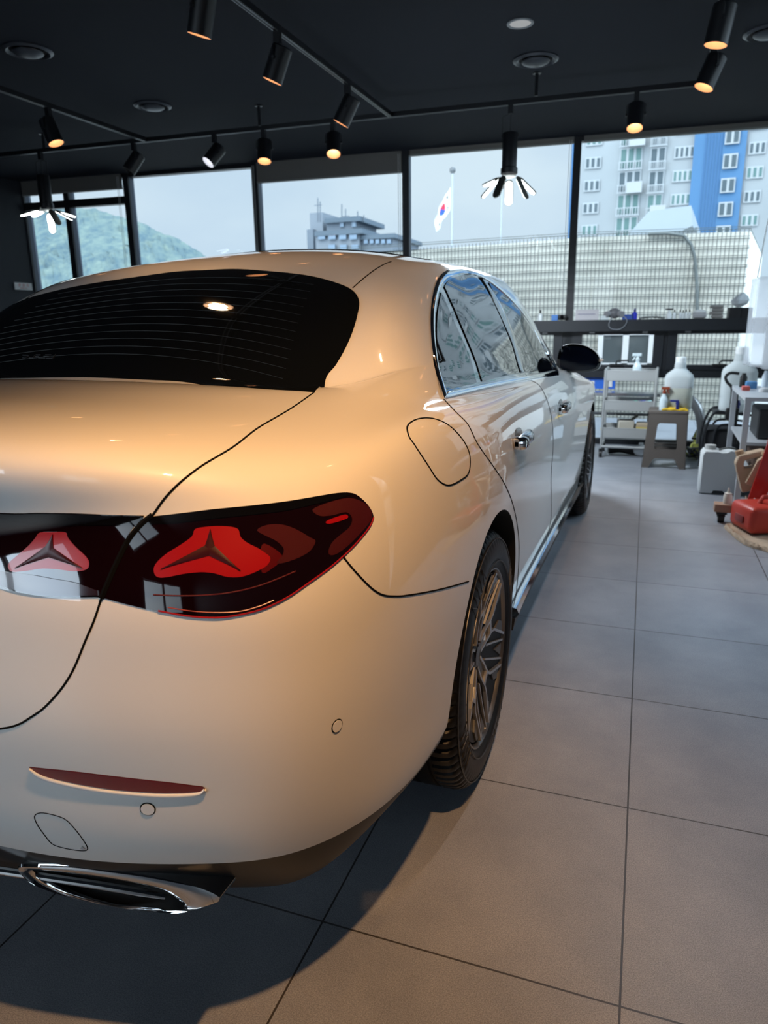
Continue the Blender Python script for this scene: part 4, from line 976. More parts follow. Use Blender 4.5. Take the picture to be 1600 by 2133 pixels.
# folding five-blade LED lamps hung in spotlight sockets
EMB = mat('led_panel', (1, 1, 1), .5, emit=(.93, 1, .98), es=9)
def blade_lamp(mx_, my_, label, blades, power):
    e = empty('pendant_lamp', (mx_, my_, ZT-.016)); tag(e, label, 'lamp', 'folding blade lamps hung from the long track')
    m_ = MB(); m_.box((mx_, my_, ZT-.045), (.034, .034, .06)); m_.obj('adapter', BLK, e, smooth=False)
    zt = ZT-.20
    m_ = MB(); t0 = Vector((mx_, my_, ZT-.075))
    for s_ in (1, -1): m_.tube([t0, t0+Vector((s_*.045, 0, -.008)), t0+Vector((s_*.06, 0, -.02)), Vector((mx_+s_*.06, my_, zt-.03))], .0028, 6)
    m_.obj('yoke', BLK, e)
    m_ = MB(); m_.tube([t0, Vector((mx_, my_, zt))], .003, 6); m_.obj('cable', BLK, e)
    m_ = MB(); m_.lathe([(.0005, 0), (.052, 0), (.055, -.006), (.055, -.235), (.062, -.24), (.062, -.275), (.05, -.29), (.0005, -.29)], Matrix.Translation((mx_, my_, zt)), 32, cap=False); can = m_.obj('lamp_can', CANM, e)
    zc = zt-.295
    m_ = MB(); m_.lathe([(.0005, 0), (.045, 0), (.05, -.012), (.03, -.022), (.0005, -.022)], Matrix.Translation((mx_, my_, zc+.012)), 24, cap=False); m_.obj('hub', mat('hub_white', (.6, .62, .6), .4), e)
    for k, (az, tilt) in enumerate(blades):
        M = Matrix.Translation((mx_, my_, zc)) @ Matrix.Rotation(az, 4, 'Z') @ Matrix.Translation((.062, 0, 0)) @ Matrix.Rotation(tilt, 4, 'Y')
        def rr(w, l, x0): 
            o = []; 
            for cx_, s_, a0 in ((x0+l-w, 1, -PI/2), (x0+w, -1, PI/2)):
                for i in range(9): a = a0+PI*i/8; o.append((cx_+w*math.cos(a), w*math.sin(a)))
            return o
        m_ = MB(); m_.prism(rr(.033, .185, .012), .010, M); bl = m_.obj('blade', mat('blade_body', (.05, .055, .05), .5), e, smooth=False)
        m_ = MB(); m_.prism(rr(.027, .168, .022), .005, M@Matrix.Translation((0, 0, -.004))); m_.obj('led_panel', EMB, bl, smooth=False)
    ld = bpy.data.lights.new('lamp_glow', 'SPOT'); ld.spot_size = math.radians(165); ld.spot_blend = .5; ld.energy = power; ld.color = (.82, .92, 1); ld.shadow_soft_size = .22
    lo = bpy.data.objects.new('lamp_glow', ld); COL.objects.link(lo); lo.parent = e; lo.matrix_parent_inverse = e.matrix_basis.inverted(); lo.matrix_basis = Matrix.Translation((mx_, my_, zc-.19))
D = math.radians
x, y = tm(1060, 207); blade_lamp(x, y, 'folding LED lamp with white glowing blades hanging in front of the flag window', [(D(100), D(72)), (D(35), D(38)), (D(178), D(44)), (D(-112), D(58)), (D(-18), D(62)), (D(150), D(10))], 260)
x, y = tm(96, 318); blade_lamp(x, y, 'folding LED lamp with white glowing blades spread flat, at the far left', [(D(120), D(74)), (D(165), D(10)), (D(-160), D(14)), (D(60), D(12)), (D(15), D(28)), (D(-20), D(48))], 60)

# round ceiling vents and a recessed downlight
VM = mat('vent_dark_metal', (.035, .04, .05), .35, metal=.4)
def vent(px, py, r, label):
    p = fl(px, py, ZC); e = empty('ceiling_vent', (p.x, p.y, ZC)); tag(e, label, 'vent', 'round ceiling vents')
    M = Matrix.Translation((p.x, p.y, ZC))
    m_ = MB(); m_.lathe([(r, 0), (r, -.006), (r*.86, -.016), (r*.80, -.012), (r*.74, -.0005)], M, 48, cap=False); m_.obj('ring', VM, e)
    m_ = MB(); m_.lathe([(.0005, -.001), (r*.80, -.001)], M, 48, cap=False); m_.obj('throat', mat('vent_throat', (.004, .004, .005), .8), e)
    m_ = MB(); m_.lathe([(.0005, -.036), (r*.25, -.034), (r*.5, -.026), (r*.60, -.018), (r*.62, -.012), (r*.55, -.008), (.0005, -.008)], M, 48, cap=False); m_.obj('dome', VM, e)
vent(1116, 124, .150, 'round dark ceiling vent right of centre, above the track stem')
vent(318, 220, .145, 'round dark ceiling vent between the left and the middle track')
vent(58, 105, .150, 'round dark ceiling vent at the upper left edge of the picture')
vent(1604, 66, .150, 'round dark ceiling vent cut by the right edge of the picture')
p = fl(1084, 48, ZC); e = empty('downlight', (p.x, p.y, ZC)); tag(e, 'small recessed downlight with a pale unlit lens given a faint glow near the top of the picture', 'downlight')
M = Matrix.Translation((p.x, p.y, ZC)); m_ = MB(); m_.lathe([(.078, 0), (.078, -.005), (.066, -.008), (.060, -.001)], M, 40, cap=False); m_.obj('ring', mat('downlight_ring', (.2, .22, .24), .4), e)
m_ = MB(); m_.lathe([(.0005, -.0025), (.062, -.0025)], M, 40, cap=False); m_.obj('lens', mat('downlight_lens', (.75, .73, .70), .5, emit=(1, .95, .9), es=.12), e)  # faint emission put into the unlit lens so it looks pale
p = tp(612, 266); 

# ------------------------------------------------------------------ outside
m_ = MB(); m_.box((0, 46.3, -.35), (260, 80, .3)); tag(m_.obj('ground', mat('pavement', (.34, .34, .33), .9, var=(2, .2)), smooth=False), 'grey paved ground outside the windows', 'ground', kind='structure')
m_ = MB(); m_.box((62.6, -20, -.35), (120, 52, .3)); tag(m_.obj('ground', mat('pavement', (.34, .34, .33), .9), smooth=False), 'grey paved ground outside the right-hand windows', 'ground', kind='structure')
# clad boundary wall with wire mesh in front
FN = Vector((-.035, 1, 0)).normalized(); FD = FN.dot(Vector((1.3, 9.0, 0)))
def fp(px, py, off=0): return onplane(px, py, FN, FD+off)
CLAD = bpy.data.materials.new('pale_corrugated_cladding'); CLAD.use_nodes = True; n = CLAD.node_tree.nodes; L = CLAD.node_tree.links; b = n['Principled BSDF']
t = n.new('ShaderNodeTexCoord'); wv = n.new('ShaderNodeTexNoise'); wv.inputs['Scale'].default_value = 1.6; wv.inputs['Detail'].default_value = 6
rp = n.new('ShaderNodeValToRGB'); rp.color_ramp.elements[0].position = .3; rp.color_ramp.elements[0].color = (.66, .66, .60, 1); rp.color_ramp.elements[1].position = .65; rp.color_ramp.elements[1].color = (.88, .87, .80, 1)
L.new(t.outputs['Object'], wv.inputs[0]); L.new(wv.outputs[0], rp.inputs[0]); L.new(rp.outputs[0], b.inputs['Base Color']); b.inputs['Roughness'].default_value = .7
WIRE = mat('mesh_wire_grey', (.10, .115, .11), .5, metal=.3)
c0 = fp(1566, 476); z_r = c0.z; x_r = c0.x; z_l = fp(865, 517).z; x_l = fp(865, 517).x
fang = math.atan2(-FN.x, FN.y); fdir = Vector((math.cos(fang), math.sin(fang), 0))
z1210 = fp(1212, 489).z; x1210 = fp(1212, 489).x
def ztop(x): 
    if x > x1210: return z1210+(z_r-z1210)*(x-x1210)/(x_r-x1210)
    return z1210+(z_l-z1210)*(x1210-x)/(x1210-x_l)
def fpt(x, z, off=0): y = (FD+off-FN.x*x)/FN.y; return Vector((x, y, z))
fence = empty('boundary_wall', fpt(0, -.2)); tag(fence, 'long pale corrugated boundary wall behind wire mesh, right outside the windows', 'wall')
m_ = MB(); X0 = -4.2
xs = [X0, x1210, x_r]; V = []; 
N_ = int((x_r-X0)/.0225)
for i in range(N_+1):
    x = X0+(x_r-X0)*i/N_; d = .020+(.011 if i % 2 else 0)
    V += [fpt(x, -.2, d), fpt(x, ztop(x)-.03, d)]
F = [(2*i, 2*i+2, 2*i+3, 2*i+1) for i in range(N_)]; m_.add(V, F)
# back and end
yb = 4.2; e0 = fpt(x_r, 0).y; xo = onplane(1592, 500, (0, 1, 0), e0+yb).x-x_r
m_.add([(x_r, e0+.03, -.2), (x_r+xo, e0+yb, -.2), (x_r+xo, e0+yb, z_r-.03), (x_r, e0+.03, z_r-.03), (X0, e0+yb, -.2), (X0, e0+yb, z_l-.03), (X0, fpt(X0, 0).y+.03, -.2), (X0, fpt(X0, 0).y+.03, z_l-.03)], [(0, 1, 2, 3), (1, 4, 5, 2), (4, 6, 7, 5), (3, 2, 5, 7)])
m_.obj('cladding', CLAD, fence, smooth=False)
m_ = MB()
def wire(a, b_, r): 
    d = (b_-a).normalized(); s_ = d.cross(Vector((0, 1, 0))).normalized() if abs(d.y) < .9 else Vector((1, 0, 0)); m_.cyl(a, b_, r, n=3, cap=False)
x = X0
while x < x_r: wire(fpt(x, -.2, .004), fpt(x, ztop(x), .004), .0052); x += .0520
for k in range(0, 22):
    f = k/21; za = -.1+f*(z_l+.12-.0); zb = -.1+f*(z1210+.1); zc2 = -.1+f*(z_r+.1)
    for dz in (0, .028):
        wire(fpt(X0, za+dz-(.0 if k else 0), 0), fpt(x1210, zb+dz, 0), .0042 if dz else .0055); wire(fpt(x1210, zb+dz, 0), fpt(x_r, zc2+dz, 0), .0042 if dz else .0055)
for i in range(1, 26):
    y = i*.16; xx = x_r-.012+xo*y/yb; wire(Vector((xx, e0+y, -.2)), Vector((xx, e0+y, z_r)), .005)
for k in range(12): z = -.1+k*(z_r+.1)/11; wire(Vector((x_r-.012, e0, z)), Vector((x_r+xo-.012, e0+yb, z)), .006)
m_.obj('wire_mesh', WIRE, fence, smooth=False)
m_ = MB(); m_.tube([fp(*p, -.03) for p in [(1350,487),(1390,486),(1425,491),(1440,510),(1447,535),(1450,570),(1452,610),(1452,650)]], .022, 8)
ho = m_.obj('drain_hose', mat('hose_grey', (.13, .15, .15), .5), None); tag(ho, 'grey hose draped over the boundary wall and hanging down in front of the mesh', 'hose')
# window in the boundary wall
q0, q1 = fp(1248, 694, -.03), fp(1357, 775, -.03); q0.z = 1.09; q1.z = .60
wn = empty('wall_window', ((q0.x+q1.x)/2, q0.y, q1.z)); tag(wn, 'white framed two-pane sliding window in the boundary wall, seen through the lower casement', 'window')
m_ = MB(); W_ = q1.x-q0.x; Hh = q0.z-q1.z; cx_ = (q0.x+q1.x)/2; cz2 = (q0.z+q1.z)/2
for a_, w_ in ((q0.x+.03, .07), (cx_, .08), (q1.x-.03, .07)): m_.box((a_, q0.y, cz2), (w_, .05, Hh))
for z in (q0.z-.02, q1.z+.03): m_.box((cx_, q0.y, z), (W_, .05, .06))
m_.obj('frame', mat('upvc_white', (.8, .8, .8), .4), wn, smooth=False)
for s_ in (-1, 1): m_ = MB(); m_.box((cx_+s_*W_*.25, q0.y+.005, cz2), (W_*.46, .012, Hh-.08)); m_.obj('pane', mat('outside_pane', (.10, .115, .12), .08), wn, smooth=False)
# light tarpaulin roof above the wall
tp_ = [onplane(*p, (0, 1, 0), 14) for p in [(1308,489),(1352,440),(1440,428),(1443,470),(1418,482)]]
m_ = MB(); m_.add([tuple(p) for p in tp_]+[tuple(p+Vector((.3, 3, -.15))) for p in tp_], [(0, 1, 2, 3, 4), (9, 8, 7, 6, 5)]+[(i, (i+1) % 5, 5+(i+1) % 5, 5+i) for i in range(5)])
for i_ in (0, 3):
    p = tp_[i_]; m_.cyl(Vector((p.x+.1, p.y+.5, -.2)), Vector((p.x+.1, p.y+.5, p.z+.02)), .04, n=8)
tag(m_.obj('awning', mat('tarp_white', (.27, .31, .345), .6), smooth=False), 'pale sloping awning roof showing above the boundary wall, in front of the apartments', 'awning')
# second mesh fence running off to the right, seen through the corner
m_ = MB(); a_ = Vector((x_r+3.0, 11.5, -.2)); 
for i in range(110): p = a_+Vector((.02*i*.1, -.12*i, 0)); m_.cyl(p, p+Vector((0, 0, 2.9)), .006, n=3, cap=False)
for k in range(14): m_.cyl(a_+Vector((0, 0, .2*k+.1)), a_+Vector((.2, -13.1, .2*k+.1)), .006, n=3, cap=False)
fb = empty('side_fence', a_); tag(fb, 'pale wall behind wire mesh running back along the right-hand windows', 'fence'); m_.obj('wire_mesh', WIRE, fb, smooth=False)
m_ = MB(); V = []
for i in range(0, 600): p = a_+Vector((.04+.012*(i % 2)+.0008*i*.4, -.0225*i, 0)); V += [p, p+Vector((0, 0, 2.62))]
m_.add(V, [(2*i, 2*i+2, 2*i+3, 2*i+1) for i in range(599)]); m_.obj('cladding', CLAD, fb, smooth=False)

# ---- apartment block
AN = Vector((-.02, 1, 0)).normalized(); AD = AN.dot(Vector((8, 46, 0)))
def ap(px, py, off=0): return onplane(px, py, AN, AD+off)
aang = math.atan2(-AN.x, AN.y)
WHT = mat('render_white', (.27, .295, .31), .85, var=(.15, .06)); BLU = mat('render_blue', (.058, .148, .28), .8, var=(.3, .06)); BLU2 = mat('render_blue_deep', (.045, .12, .25), .8)
AW = mat('window_dark_glass', (.05, .075, .09), .4); AG = mat('window_green_glass', (.075, .15, .145), .45); AF = mat('window_frame_white', (.33, .36, .38), .5)
apt = empty('apartment_block', ap(1500, 680)); tag(apt, 'tall white apartment block with a blue stairwell stripe beyond the boundary wall', 'building')
def slab(name, x0, x1, off0, off1, m, par, z0=-.2, z1=34):
    m_ = MB(); P = []
    for off in (off0, off1):
        for x in (x0, x1): P.append(Vector((x, (AD+off-AN.x*x)/AN.y, 0)))
    V = [Vector((p.x, p.y, z)) for z in (z0, z1) for p in P]
    m_.add(V, [(0, 1, 3, 2), (4, 6, 7, 5), (0, 4, 5, 1), (2, 3, 7, 6), (0, 2, 6, 4), (1, 5, 7, 3)]); return m_.obj(name, m, par, smooth=False)
xb0, xb1 = ap(1439, 380).x, ap(1546, 380).x; xL = ap(1206, 380).x; xS = ap(1184, 400).x
slab('wall', xL, xb0, 0, 10, WHT, apt); slab('wall', xb1, xb1+34, .0, 10, WHT, apt); slab('stair_stripe', xb0, xb1, -.25, 9, BLU, apt); slab('end_wall', xS, xL, .8, 10, BLU2, apt)
def fins(px0, px1, dn):
    a, c = ap(px0, 400, -.28).x, ap(px1, 400, -.28).x; m_ = MB(); x = a
    while x < c:
        y = (AD-.27-AN.x*x)/AN.y; m_.box((x, y, 16), (.06, .05, 33)); x += dn
    m_.obj('wall_ribs', BLU2, apt, smooth=False)
fins(1462, 1495, .16)
m_ = MB(); x = xS+.05
while x < xL: m_.box((x, (AD+.77-AN.x*x)/AN.y, 16), (.06, .05, 33)); x += .18
m_.obj('wall_ribs', mat('render_blue_rib', (.06, .18, .38), .8), apt, smooth=False)
FLH = (ap(1310, 334).z-ap(1308, 476).z)/3
rnd = random.Random(3)
def awin(px0, px1, ymid, hpx, n_, kind, off=0, rail=False, frame=AF):
    a = ap(px0, ymid, off); c = ap(px1, ymid, off); zc = a.z; h = hpx/1486*a.y*1.12
    for k in range(-1, 10):
        z = zc+(k)*FLH
        if z < 2.5 or z > 33: continue
        x0, x1 = a.x, c.x; W_ = x1-x0; cx_ = (x0+x1)/2; y = (AD+off-AN.x*cx_)/AN.y
        m_ = MB(); m_.box((cx_, y-.04, z), (W_, .10, h)); w = m_.obj('window', frame, apt, smooth=False)
        m_ = MB(); m2 = MB(); m_.cur = 0
        for i in range(n_):
            pw = W_/n_; m_.box((x0+pw*(i+.5), y-.10, z), (pw-.14, .03, h-.16))
        m_.obj('pane', AG if rnd.random() < kind else AW, w, smooth=False)
        if rail:
            m_ = MB(); 
            for i in range(9): m_.box((x0+W_*i/8, y-.32, z-h*.36), (.04, .04, h*.36))
            for dz in (-.18, -.54): m_.box((cx_, y-.32, z+h*dz), (W_+.1, .05, .05))
            m_.obj('railing', AF, w, smooth=False)
            if rnd.random() < .35: m_ = MB(); m_.box((x0+W_*.75, y-.42, z-h*.34), (.85, .4, .6)); m_.obj('air_conditioner', mat('ac_white', (.33, .35, .36), .5), w, smooth=False)
awin(1285, 1331, 428, 34, 3, .5, rail=True); awin(1347, 1379, 428, 34, 2, .4, rail=True); awin(1397, 1438, 417, 18, 4, .5); awin(1214, 1247, 435, 18, 3, .6)
awin(1496, 1526, 437, 22, 2, 0, off=-.3); awin(1549, 1584, 411, 18, 3, .7); awin(1625, 1660, 400, 30, 2, .5, rail=True); awin(1690, 1740, 400, 30, 3, .5, rail=True); awin(1790, 1840, 390, 20, 3, .5)
for px in (1620, 1745, 1850, 1990):
    pass
# ---- distant office block
OD = 120
def op(px, py): return onplane(px, py, (0, 1, 0), OD)
off_ = empty('office_block', op(720, 660)); tag(off_, 'distant grey office block with rooftop masts, seen through the middle window', 'building')
OG = mat('office_grey', (.13, .155, .185), .8); OG2 = mat('office_pale', (.175, .20, .23), .8); OW = mat('office_glass', (.13, .19, .26), .3); OR = mat('office_roof', (.09, .12, .15), .8)
def oblock(name, px0, px1, pt, pb, dep, m, d0=0, par=None):
    a = op(px0, pt); c = op(px1, pb); a2 = CAM+(a-CAM)*(OD+d0+1.74)/(OD+1.74); c2 = CAM+(c-CAM)*(OD+d0+1.74)/(OD+1.74)
    m_ = MB(); m_.box(((a2.x+c2.x)/2, a2.y+dep/2, (a2.z+c2.z)/2), (c2.x-a2.x, dep, a2.z-c2.z)); return m_.obj(name, m, par or off_, smooth=False)
oblock('tower', 645, 680, 444, 700, 10, OG2, 0); oblock('tower_wing', 639, 660, 478, 700, 8, OG, -1); oblock('upper_storey', 680, 745, 459, 700, 10, OG, -.5)
oblock('roof', 676, 750, 455, 460, 12, OR, -1.2); oblock('lower_storeys', 657, 752, 484, 700, 14, OG2, -4); oblock('roof', 655, 755, 482, 486, 15, OR, -4.6)
oblock('side_wing', 752, 820, 494, 700, 14, OG, -3); oblock('roof', 750, 822, 490, 495, 15, OR, -3.5)
for px in range(662, 748, 22): oblock('window', px, px+15, 489, 498, .3, OW, -4.5)
for px in range(684, 750, 24): oblock('window', px, px+14, 510, 519, .3, OW, -4.5)
for px in (708, 733): oblock('window', px, px+8, 462, 472, .3, OW, -.8)
for px in range(758, 818, 12): oblock('window', px, px+8, 499, 507, .3, OW, -3.4)
for px, pt in ((662, 412), (667, 420), (712, 425), (720, 435), (745, 440), (758, 448)):
    a = op(px, pt); c = op(px, 462); m_ = MB(); m_.cyl(a, c, .10, n=6)
    if px in (662, 720): m_.box(a+Vector((0, 0, -1.2)), (1.4, .1, .12))
    m_.obj('roof_mast', OG, off_)
# ---- wooded hill
HM = bpy.data.materials.new('haze_tinted_woodland'); HM.use_nodes = True; n = HM.node_tree.nodes; L = HM.node_tree.links; b = n['Principled BSDF']
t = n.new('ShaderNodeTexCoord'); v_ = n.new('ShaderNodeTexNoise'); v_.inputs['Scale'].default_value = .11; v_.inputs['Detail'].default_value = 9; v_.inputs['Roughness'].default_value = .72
rp = n.new('ShaderNodeValToRGB'); rp.color_ramp.elements[0].position = .36; rp.color_ramp.elements[0].color = (.075, .118, .145, 1); rp.color_ramp.elements[1].position = .64; rp.color_ramp.elements[1].color = (.165, .212, .19, 1)  # distance haze put into the colour as pale bluish greens
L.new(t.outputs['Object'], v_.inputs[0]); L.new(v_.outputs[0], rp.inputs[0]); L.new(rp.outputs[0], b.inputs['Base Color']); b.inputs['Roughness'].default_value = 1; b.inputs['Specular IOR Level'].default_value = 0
ridge = [(-500,560),(-250,500),(-100,455),(0,432),(60,428),(120,430),(160,432),(205,440),(258,455),(290,464),(340,484),(385,506),(425,527),(480,552),(560,590),(650,640)]
HD = 420
from mathutils import noise as mn
m_ = MB(); pts = [onplane(x, y, (0, 1, 0), HD) for x, y in ridge]; top_ = [Vector(v) for v in spl([tuple(p) for p in pts], 16)]; R2 = 34; rows = []
for i, p in enumerate(top_):
    row = []
    for k in range(R2+1):
        f = k/R2; z = p.z*(1-f)+(-30)*f; y = HD-f*150
        q = Vector((p.x+(p.x-CAM.x)*(-(f*150)/(HD+1.74)), y, z)); d_ = mn.noise(q*.035)*7+mn.noise(q*.13)*4.5+mn.noise(q*.4)*2
        row.append(q+Vector((d_*.3, -abs(d_)*.8*(f > 0), d_*(.35 if k else .22))))
    rows.append(row)
V = [q for r in rows for q in r]; w_ = R2+1
m_.add(V, [(i*w_+k, (i+1)*w_+k, (i+1)*w_+k+1, i*w_+k+1) for i in range(len(rows)-1) for k in range(R2)])
tag(m_.obj('hill', HM), 'hazy wooded hill sloping down to the right behind the left windows', 'hill')
# ---- flagpole with flag, thin mast
def pole(name, px, pt, pb, y, r, label, cat):
    a = onplane(px, pt, (0, 1, 0), y); c = onplane(px, pb, (0, 1, 0), y); e = empty(name, (a.x, y, -.2)); tag(e, label, cat)
    m_ = MB(); m_.cyl((a.x, y, -.2), (a.x, y, a.z), r, r*.7, n=12); m_.obj('pole', mat('pole_steel', (.38, .41, .43), .35, metal=.6), e)
    m_ = MB(); m_.sphere((a.x, y, a.z+r), r*2.2, 10); m_.obj('finial', mat('finial_dark', (.12, .13, .14), .4), e); return e, a
fe, fa = pole('flagpole', 943, 358, 540, 16, .035, 'steel flagpole carrying the drooping flag, beyond the mesh wall', 'flagpole')
pole('mast', 1046, 392, 600, 15, .022, 'thin bare steel pole standing beyond the mesh wall right of the flag', 'pole')
# flag: limp, hanging from the pole toward the left
FW, FH = 1.05, 1.0
def fpos(u, v):
    # u from the pole outwards, v downwards
    a = onplane(941, 389, (0, 1, 0), 16); zt = a.z
    droop = u**1.15*.62
    return Vector((a.x-.03-u*.36-.03*math.sin(v*5)*u, 16+.055*math.sin(u*15+v*2)*(u+.2), zt-v*.52-droop*(1-.25*v)-.02*math.sin(u*9)))
m_ = MB(); nu_, nv_ = 36, 28
V = [fpos(i/nu_, j/nv_) for i in range(nu_+1) for j in range(nv_+1)]
F = []; MI = []
for i in range(nu_):
    for j in range(nv_):
        F.append((i*(nv_+1)+j, (i+1)*(nv_+1)+j, (i+1)*(nv_+1)+j+1, i*(nv_+1)+j+1)); u, v = (i+.5)/nu_, (j+.5)/nv_
        dx, dy = (u-.5)*1.5, (v-.5); r_ = math.hypot(dx, dy); k = 0
        if r_ < .25:
            k = 1 if dy < -.10*math.sin(dx/.25*PI) else 2
        else:
            for sx, sy in ((-1, -1), (1, 1), (-1, 1), (1, -1)):
                c_ = (sx*.46, sy*.27); ux, uy = dx-c_[0], dy-c_[1]; 
                ra = abs(ux*.83*sx+uy*.55*sy); rb = abs(-ux*.55*sx+uy*.83*sy)
                if ra < .085 and rb < .12 and int((ra+.0)/.034) % 2 == 0: k = 3
        MI.append(k)
m_.v = V; m_.f = F; m_.mi = MI
fl_ = m_.obj('flag', [mat('flag_white', (.74, .76, .78), .7), mat('flag_red', (.62, .03, .06), .7), mat('flag_blue', (.03, .10, .40), .7), mat('flag_black', (.02, .02, .02), .7)], None, recalc=False)
sol = fl_.modifiers.new('s', 'SOLIDIFY'); sol.thickness = .004
tag(fl_, 'white flag with a red and blue roundel and black bars drooping from the flagpole', 'flag')

# ------------------------------------------------------------------ things along the window wall and on the floor
GREYM = mat('cart_grey_metal', (.36, .37, .37), .4); WPL = mat('poly_white', (.74, .77, .78), .45); TRL = mat('poly_translucent', (.80, .86, .88), .55, trans=.45, ior=1.1)
def Fy(px, py, y): return onplane(px, py, (0, 1, 0), y)
def zat(px, py, y): return Fy(px, py, y).z
# --- utility cart
cy = 5.22; fy0, fy1 = 5.10, 5.46
xa, xb = Fy(1257, 850, fy0).x, Fy(1363, 850, fy0).x; cxm = (xa+xb)/2; cw = xb-xa; cdp = .34; cyy = fy0+cdp/2
cart = empty('utility_cart', (cxm, cyy, 0)); tag(cart, 'grey three-tier metal utility cart on castors in front of the windows', 'cart')
zt_, zm_, zb_ = zat(1300, 773, fy0), zat(1300, 836, fy0), zat(1300, 893, fy0)
for zz in (zt_, zm_, zb_):
    m_ = MB(); h = .085; t_ = .006
    m_.box((cxm, cyy, zz-h), (cw, cdp, t_)); 
    for s_ in (1, -1): m_.box((cxm, cyy+s_*cdp/2, zz-h/2), (cw, t_, h)); m_.box((cxm+s_*cw/2, cyy, zz-h/2), (t_, cdp, h))
    m_.tube([(cxm-cw/2, cyy-cdp/2, zz), (cxm+cw/2, cyy-cdp/2, zz), (cxm+cw/2, cyy+cdp/2, zz), (cxm-cw/2, cyy+cdp/2, zz)], .007, 6, closed=True)
    m_.obj('tray', GREYM, cart, smooth=False)
for sx in (1, -1):
    m_ = MB()
    for sy in (1, -1): m_.tube([(cxm+sx*cw/2, cyy+sy*cdp/2, .09), (cxm+sx*cw/2, cyy+sy*cdp/2, zt_+.01)], .011, 8)
    m_.tube([(cxm+sx*cw/2, cyy-cdp/2, zt_+.01), (cxm+sx*cw/2, cyy+cdp/2, zt_+.01)], .011, 8); m_.tube([(cxm+sx*cw/2, cyy-cdp/2, .10), (cxm+sx*cw/2, cyy+cdp/2, .10)], .011, 8)
    m_.obj('side_frame', GREYM, cart)
m_ = MB(); m_.tube([(cxm-cw/2, cyy-cdp/2, .10), (cxm+cw/2, cyy-cdp/2, .10)], .013, 8); m_.obj('base_bar', GREYM, cart)
for sx in (1, -1):
    for sy in (1, -1):
        x, y = cxm+sx*cw/2, cyy+sy*cdp/2; m_ = MB(); m_.cyl((x-.014, y, .030), (x+.014, y, .030), .030, n=20); m_.box((x, y, .062), (.035, .03, .035)); m_.obj('castor', BLACKP, cart)
def thing(name, label, cat, loc=(0, 0, 0), group=None): e = empty(name, loc); tag(e, label, cat, group); return e
# spray bottle on top
CLR = mat('clear_plastic', (.62, .72, .76), .15, coat=.6)
def spray(x, y, z, h, label, body, head, liquid=None, rot=0):
    e = thing('spray_bottle', label, 'spray bottle', (x, y, z)); M = Matrix.Translation((x, y, z)) @ Matrix.Rotation(rot, 4, 'Z'); r = h*.17
    m_ = MB(); m_.lathe([(.0005, 0), (r, 0), (r, h*.42), (r*.8, h*.52), (r*.35, h*.68), (r*.35, h*.74), (.0005, h*.74)], M, 20, cap=False); m_.obj('bottle', body, e)
    if liquid: m_ = MB(); m_.lathe([(.0005, .003), (r*1.02, .003), (r*1.02, h*.22), (.0005, h*.22)], M, 20, cap=False); m_.obj('liquid', liquid, e)
    m_ = MB(); m_.lathe([(r*.45, h*.70), (r*.45, h*.78), (r*.3, h*.80), (r*.3, h*.86)], M, 16)
    m_.loft([[M@Vector((a, b_, c)) for b_, c in ((-.012, h*.86), (.012, h*.86), (.010, h*.97), (-.010, h*.97))] for a in (-h*.20, .0, h*.12)]); m_.tube([M@Vector((-h*.10, 0, h*.87)), M@Vector((-h*.14, 0, h*.76)), M@Vector((-h*.19, 0, h*.70))], .006, 6)
    m_.obj('trigger_head', head, e); return e
q = Fy(1327, 770, cyy); spray(q.x, cyy, zt_-.082, .24, 'clear spray bottle with pale blue liquid standing in the top tray of the cart', CLR, CLR, mat('liquid_blue', (.30, .50, .68), .1), PI*.1)
# contents of the middle tray: hand tools
zf = zm_-.078
for i, (dx, dy, L_, colr, nm, lab) in enumerate([(-.16, -.10, .13, (.55, .05, .05), 'pliers', 'red-handled pliers in the middle tray of the cart, leftmost tool'), (-.08, -.06, .15, (.50, .04, .04), 'pliers', 'red-handled pliers in the middle cart tray, right of the leftmost pair'), (.02, -.09, .12, (.12, .42, .34), 'scraper', 'green plastic scraper in the middle tray of the cart'), (.09, -.07, .12, (.05, .07, .35), 'scraper', 'dark blue plastic scraper in the middle tray of the cart'), (.15, -.05, .10, (.30, .55, .58), 'scraper', 'pale teal plastic scraper at the right end of the middle tray')]):
    e = thing(nm, lab, nm, (cxm+dx, cyy+dy, zf)); mm = mat('tool_%d' % i, colr, .4); z0 = zf+.055
    if nm == 'pliers':
        for s_ in (1, -1): m_ = MB(); m_.tube([(cxm+dx-L_/2, cyy+dy+s_*.02, z0), (cxm+dx, cyy+dy+s_*.012, z0+.008), (cxm+dx+L_*.2, cyy+dy, z0+.008)], .010, 8); m_.obj('handle', mm, e)
        m_ = MB(); m_.tube([(cxm+dx+L_*.2, cyy+dy, z0+.008), (cxm+dx+L_*.42, cyy+dy, z0)], [.012, .005], 8); m_.obj('jaws', SATIN, e)
        m_ = MB(); m_.box((cxm+dx, cyy+dy, zf+.022), (L_*.6, .05, .055)); m_.obj('grip_block', BLACKP, e)
    else:
        m_ = MB(); m_.rbox((cxm+dx, cyy+dy, zf+.035), (L_*.6, .05, .075), .01); m_.obj('blade', mm, e); m_ = MB(); m_.tube([(cxm+dx-L_*.3, cyy+dy, zf+.06), (cxm+dx+L_*.4, cyy+dy, zf+.075)], .009, 8); m_.obj('handle', mm, e)
e = thing('knife', 'black utility knife lying across the tools in the middle tray', 'knife', (cxm-.04, cyy, zm_)); m_ = MB(); m_.loft([[Vector((cxm-.10+a, cyy-.10, zm_-.01+b_+c)) for b_, c in ((0, -.008), (0, .010))]+[Vector((cxm-.10+a, cyy-.08, zm_-.01+c)) for c in (.010, -.008)] for a, b_ in ((0, 0), (.06, .0), (.10, .02), (.17, .055))]); m_.obj('handle', BLACKP, e)
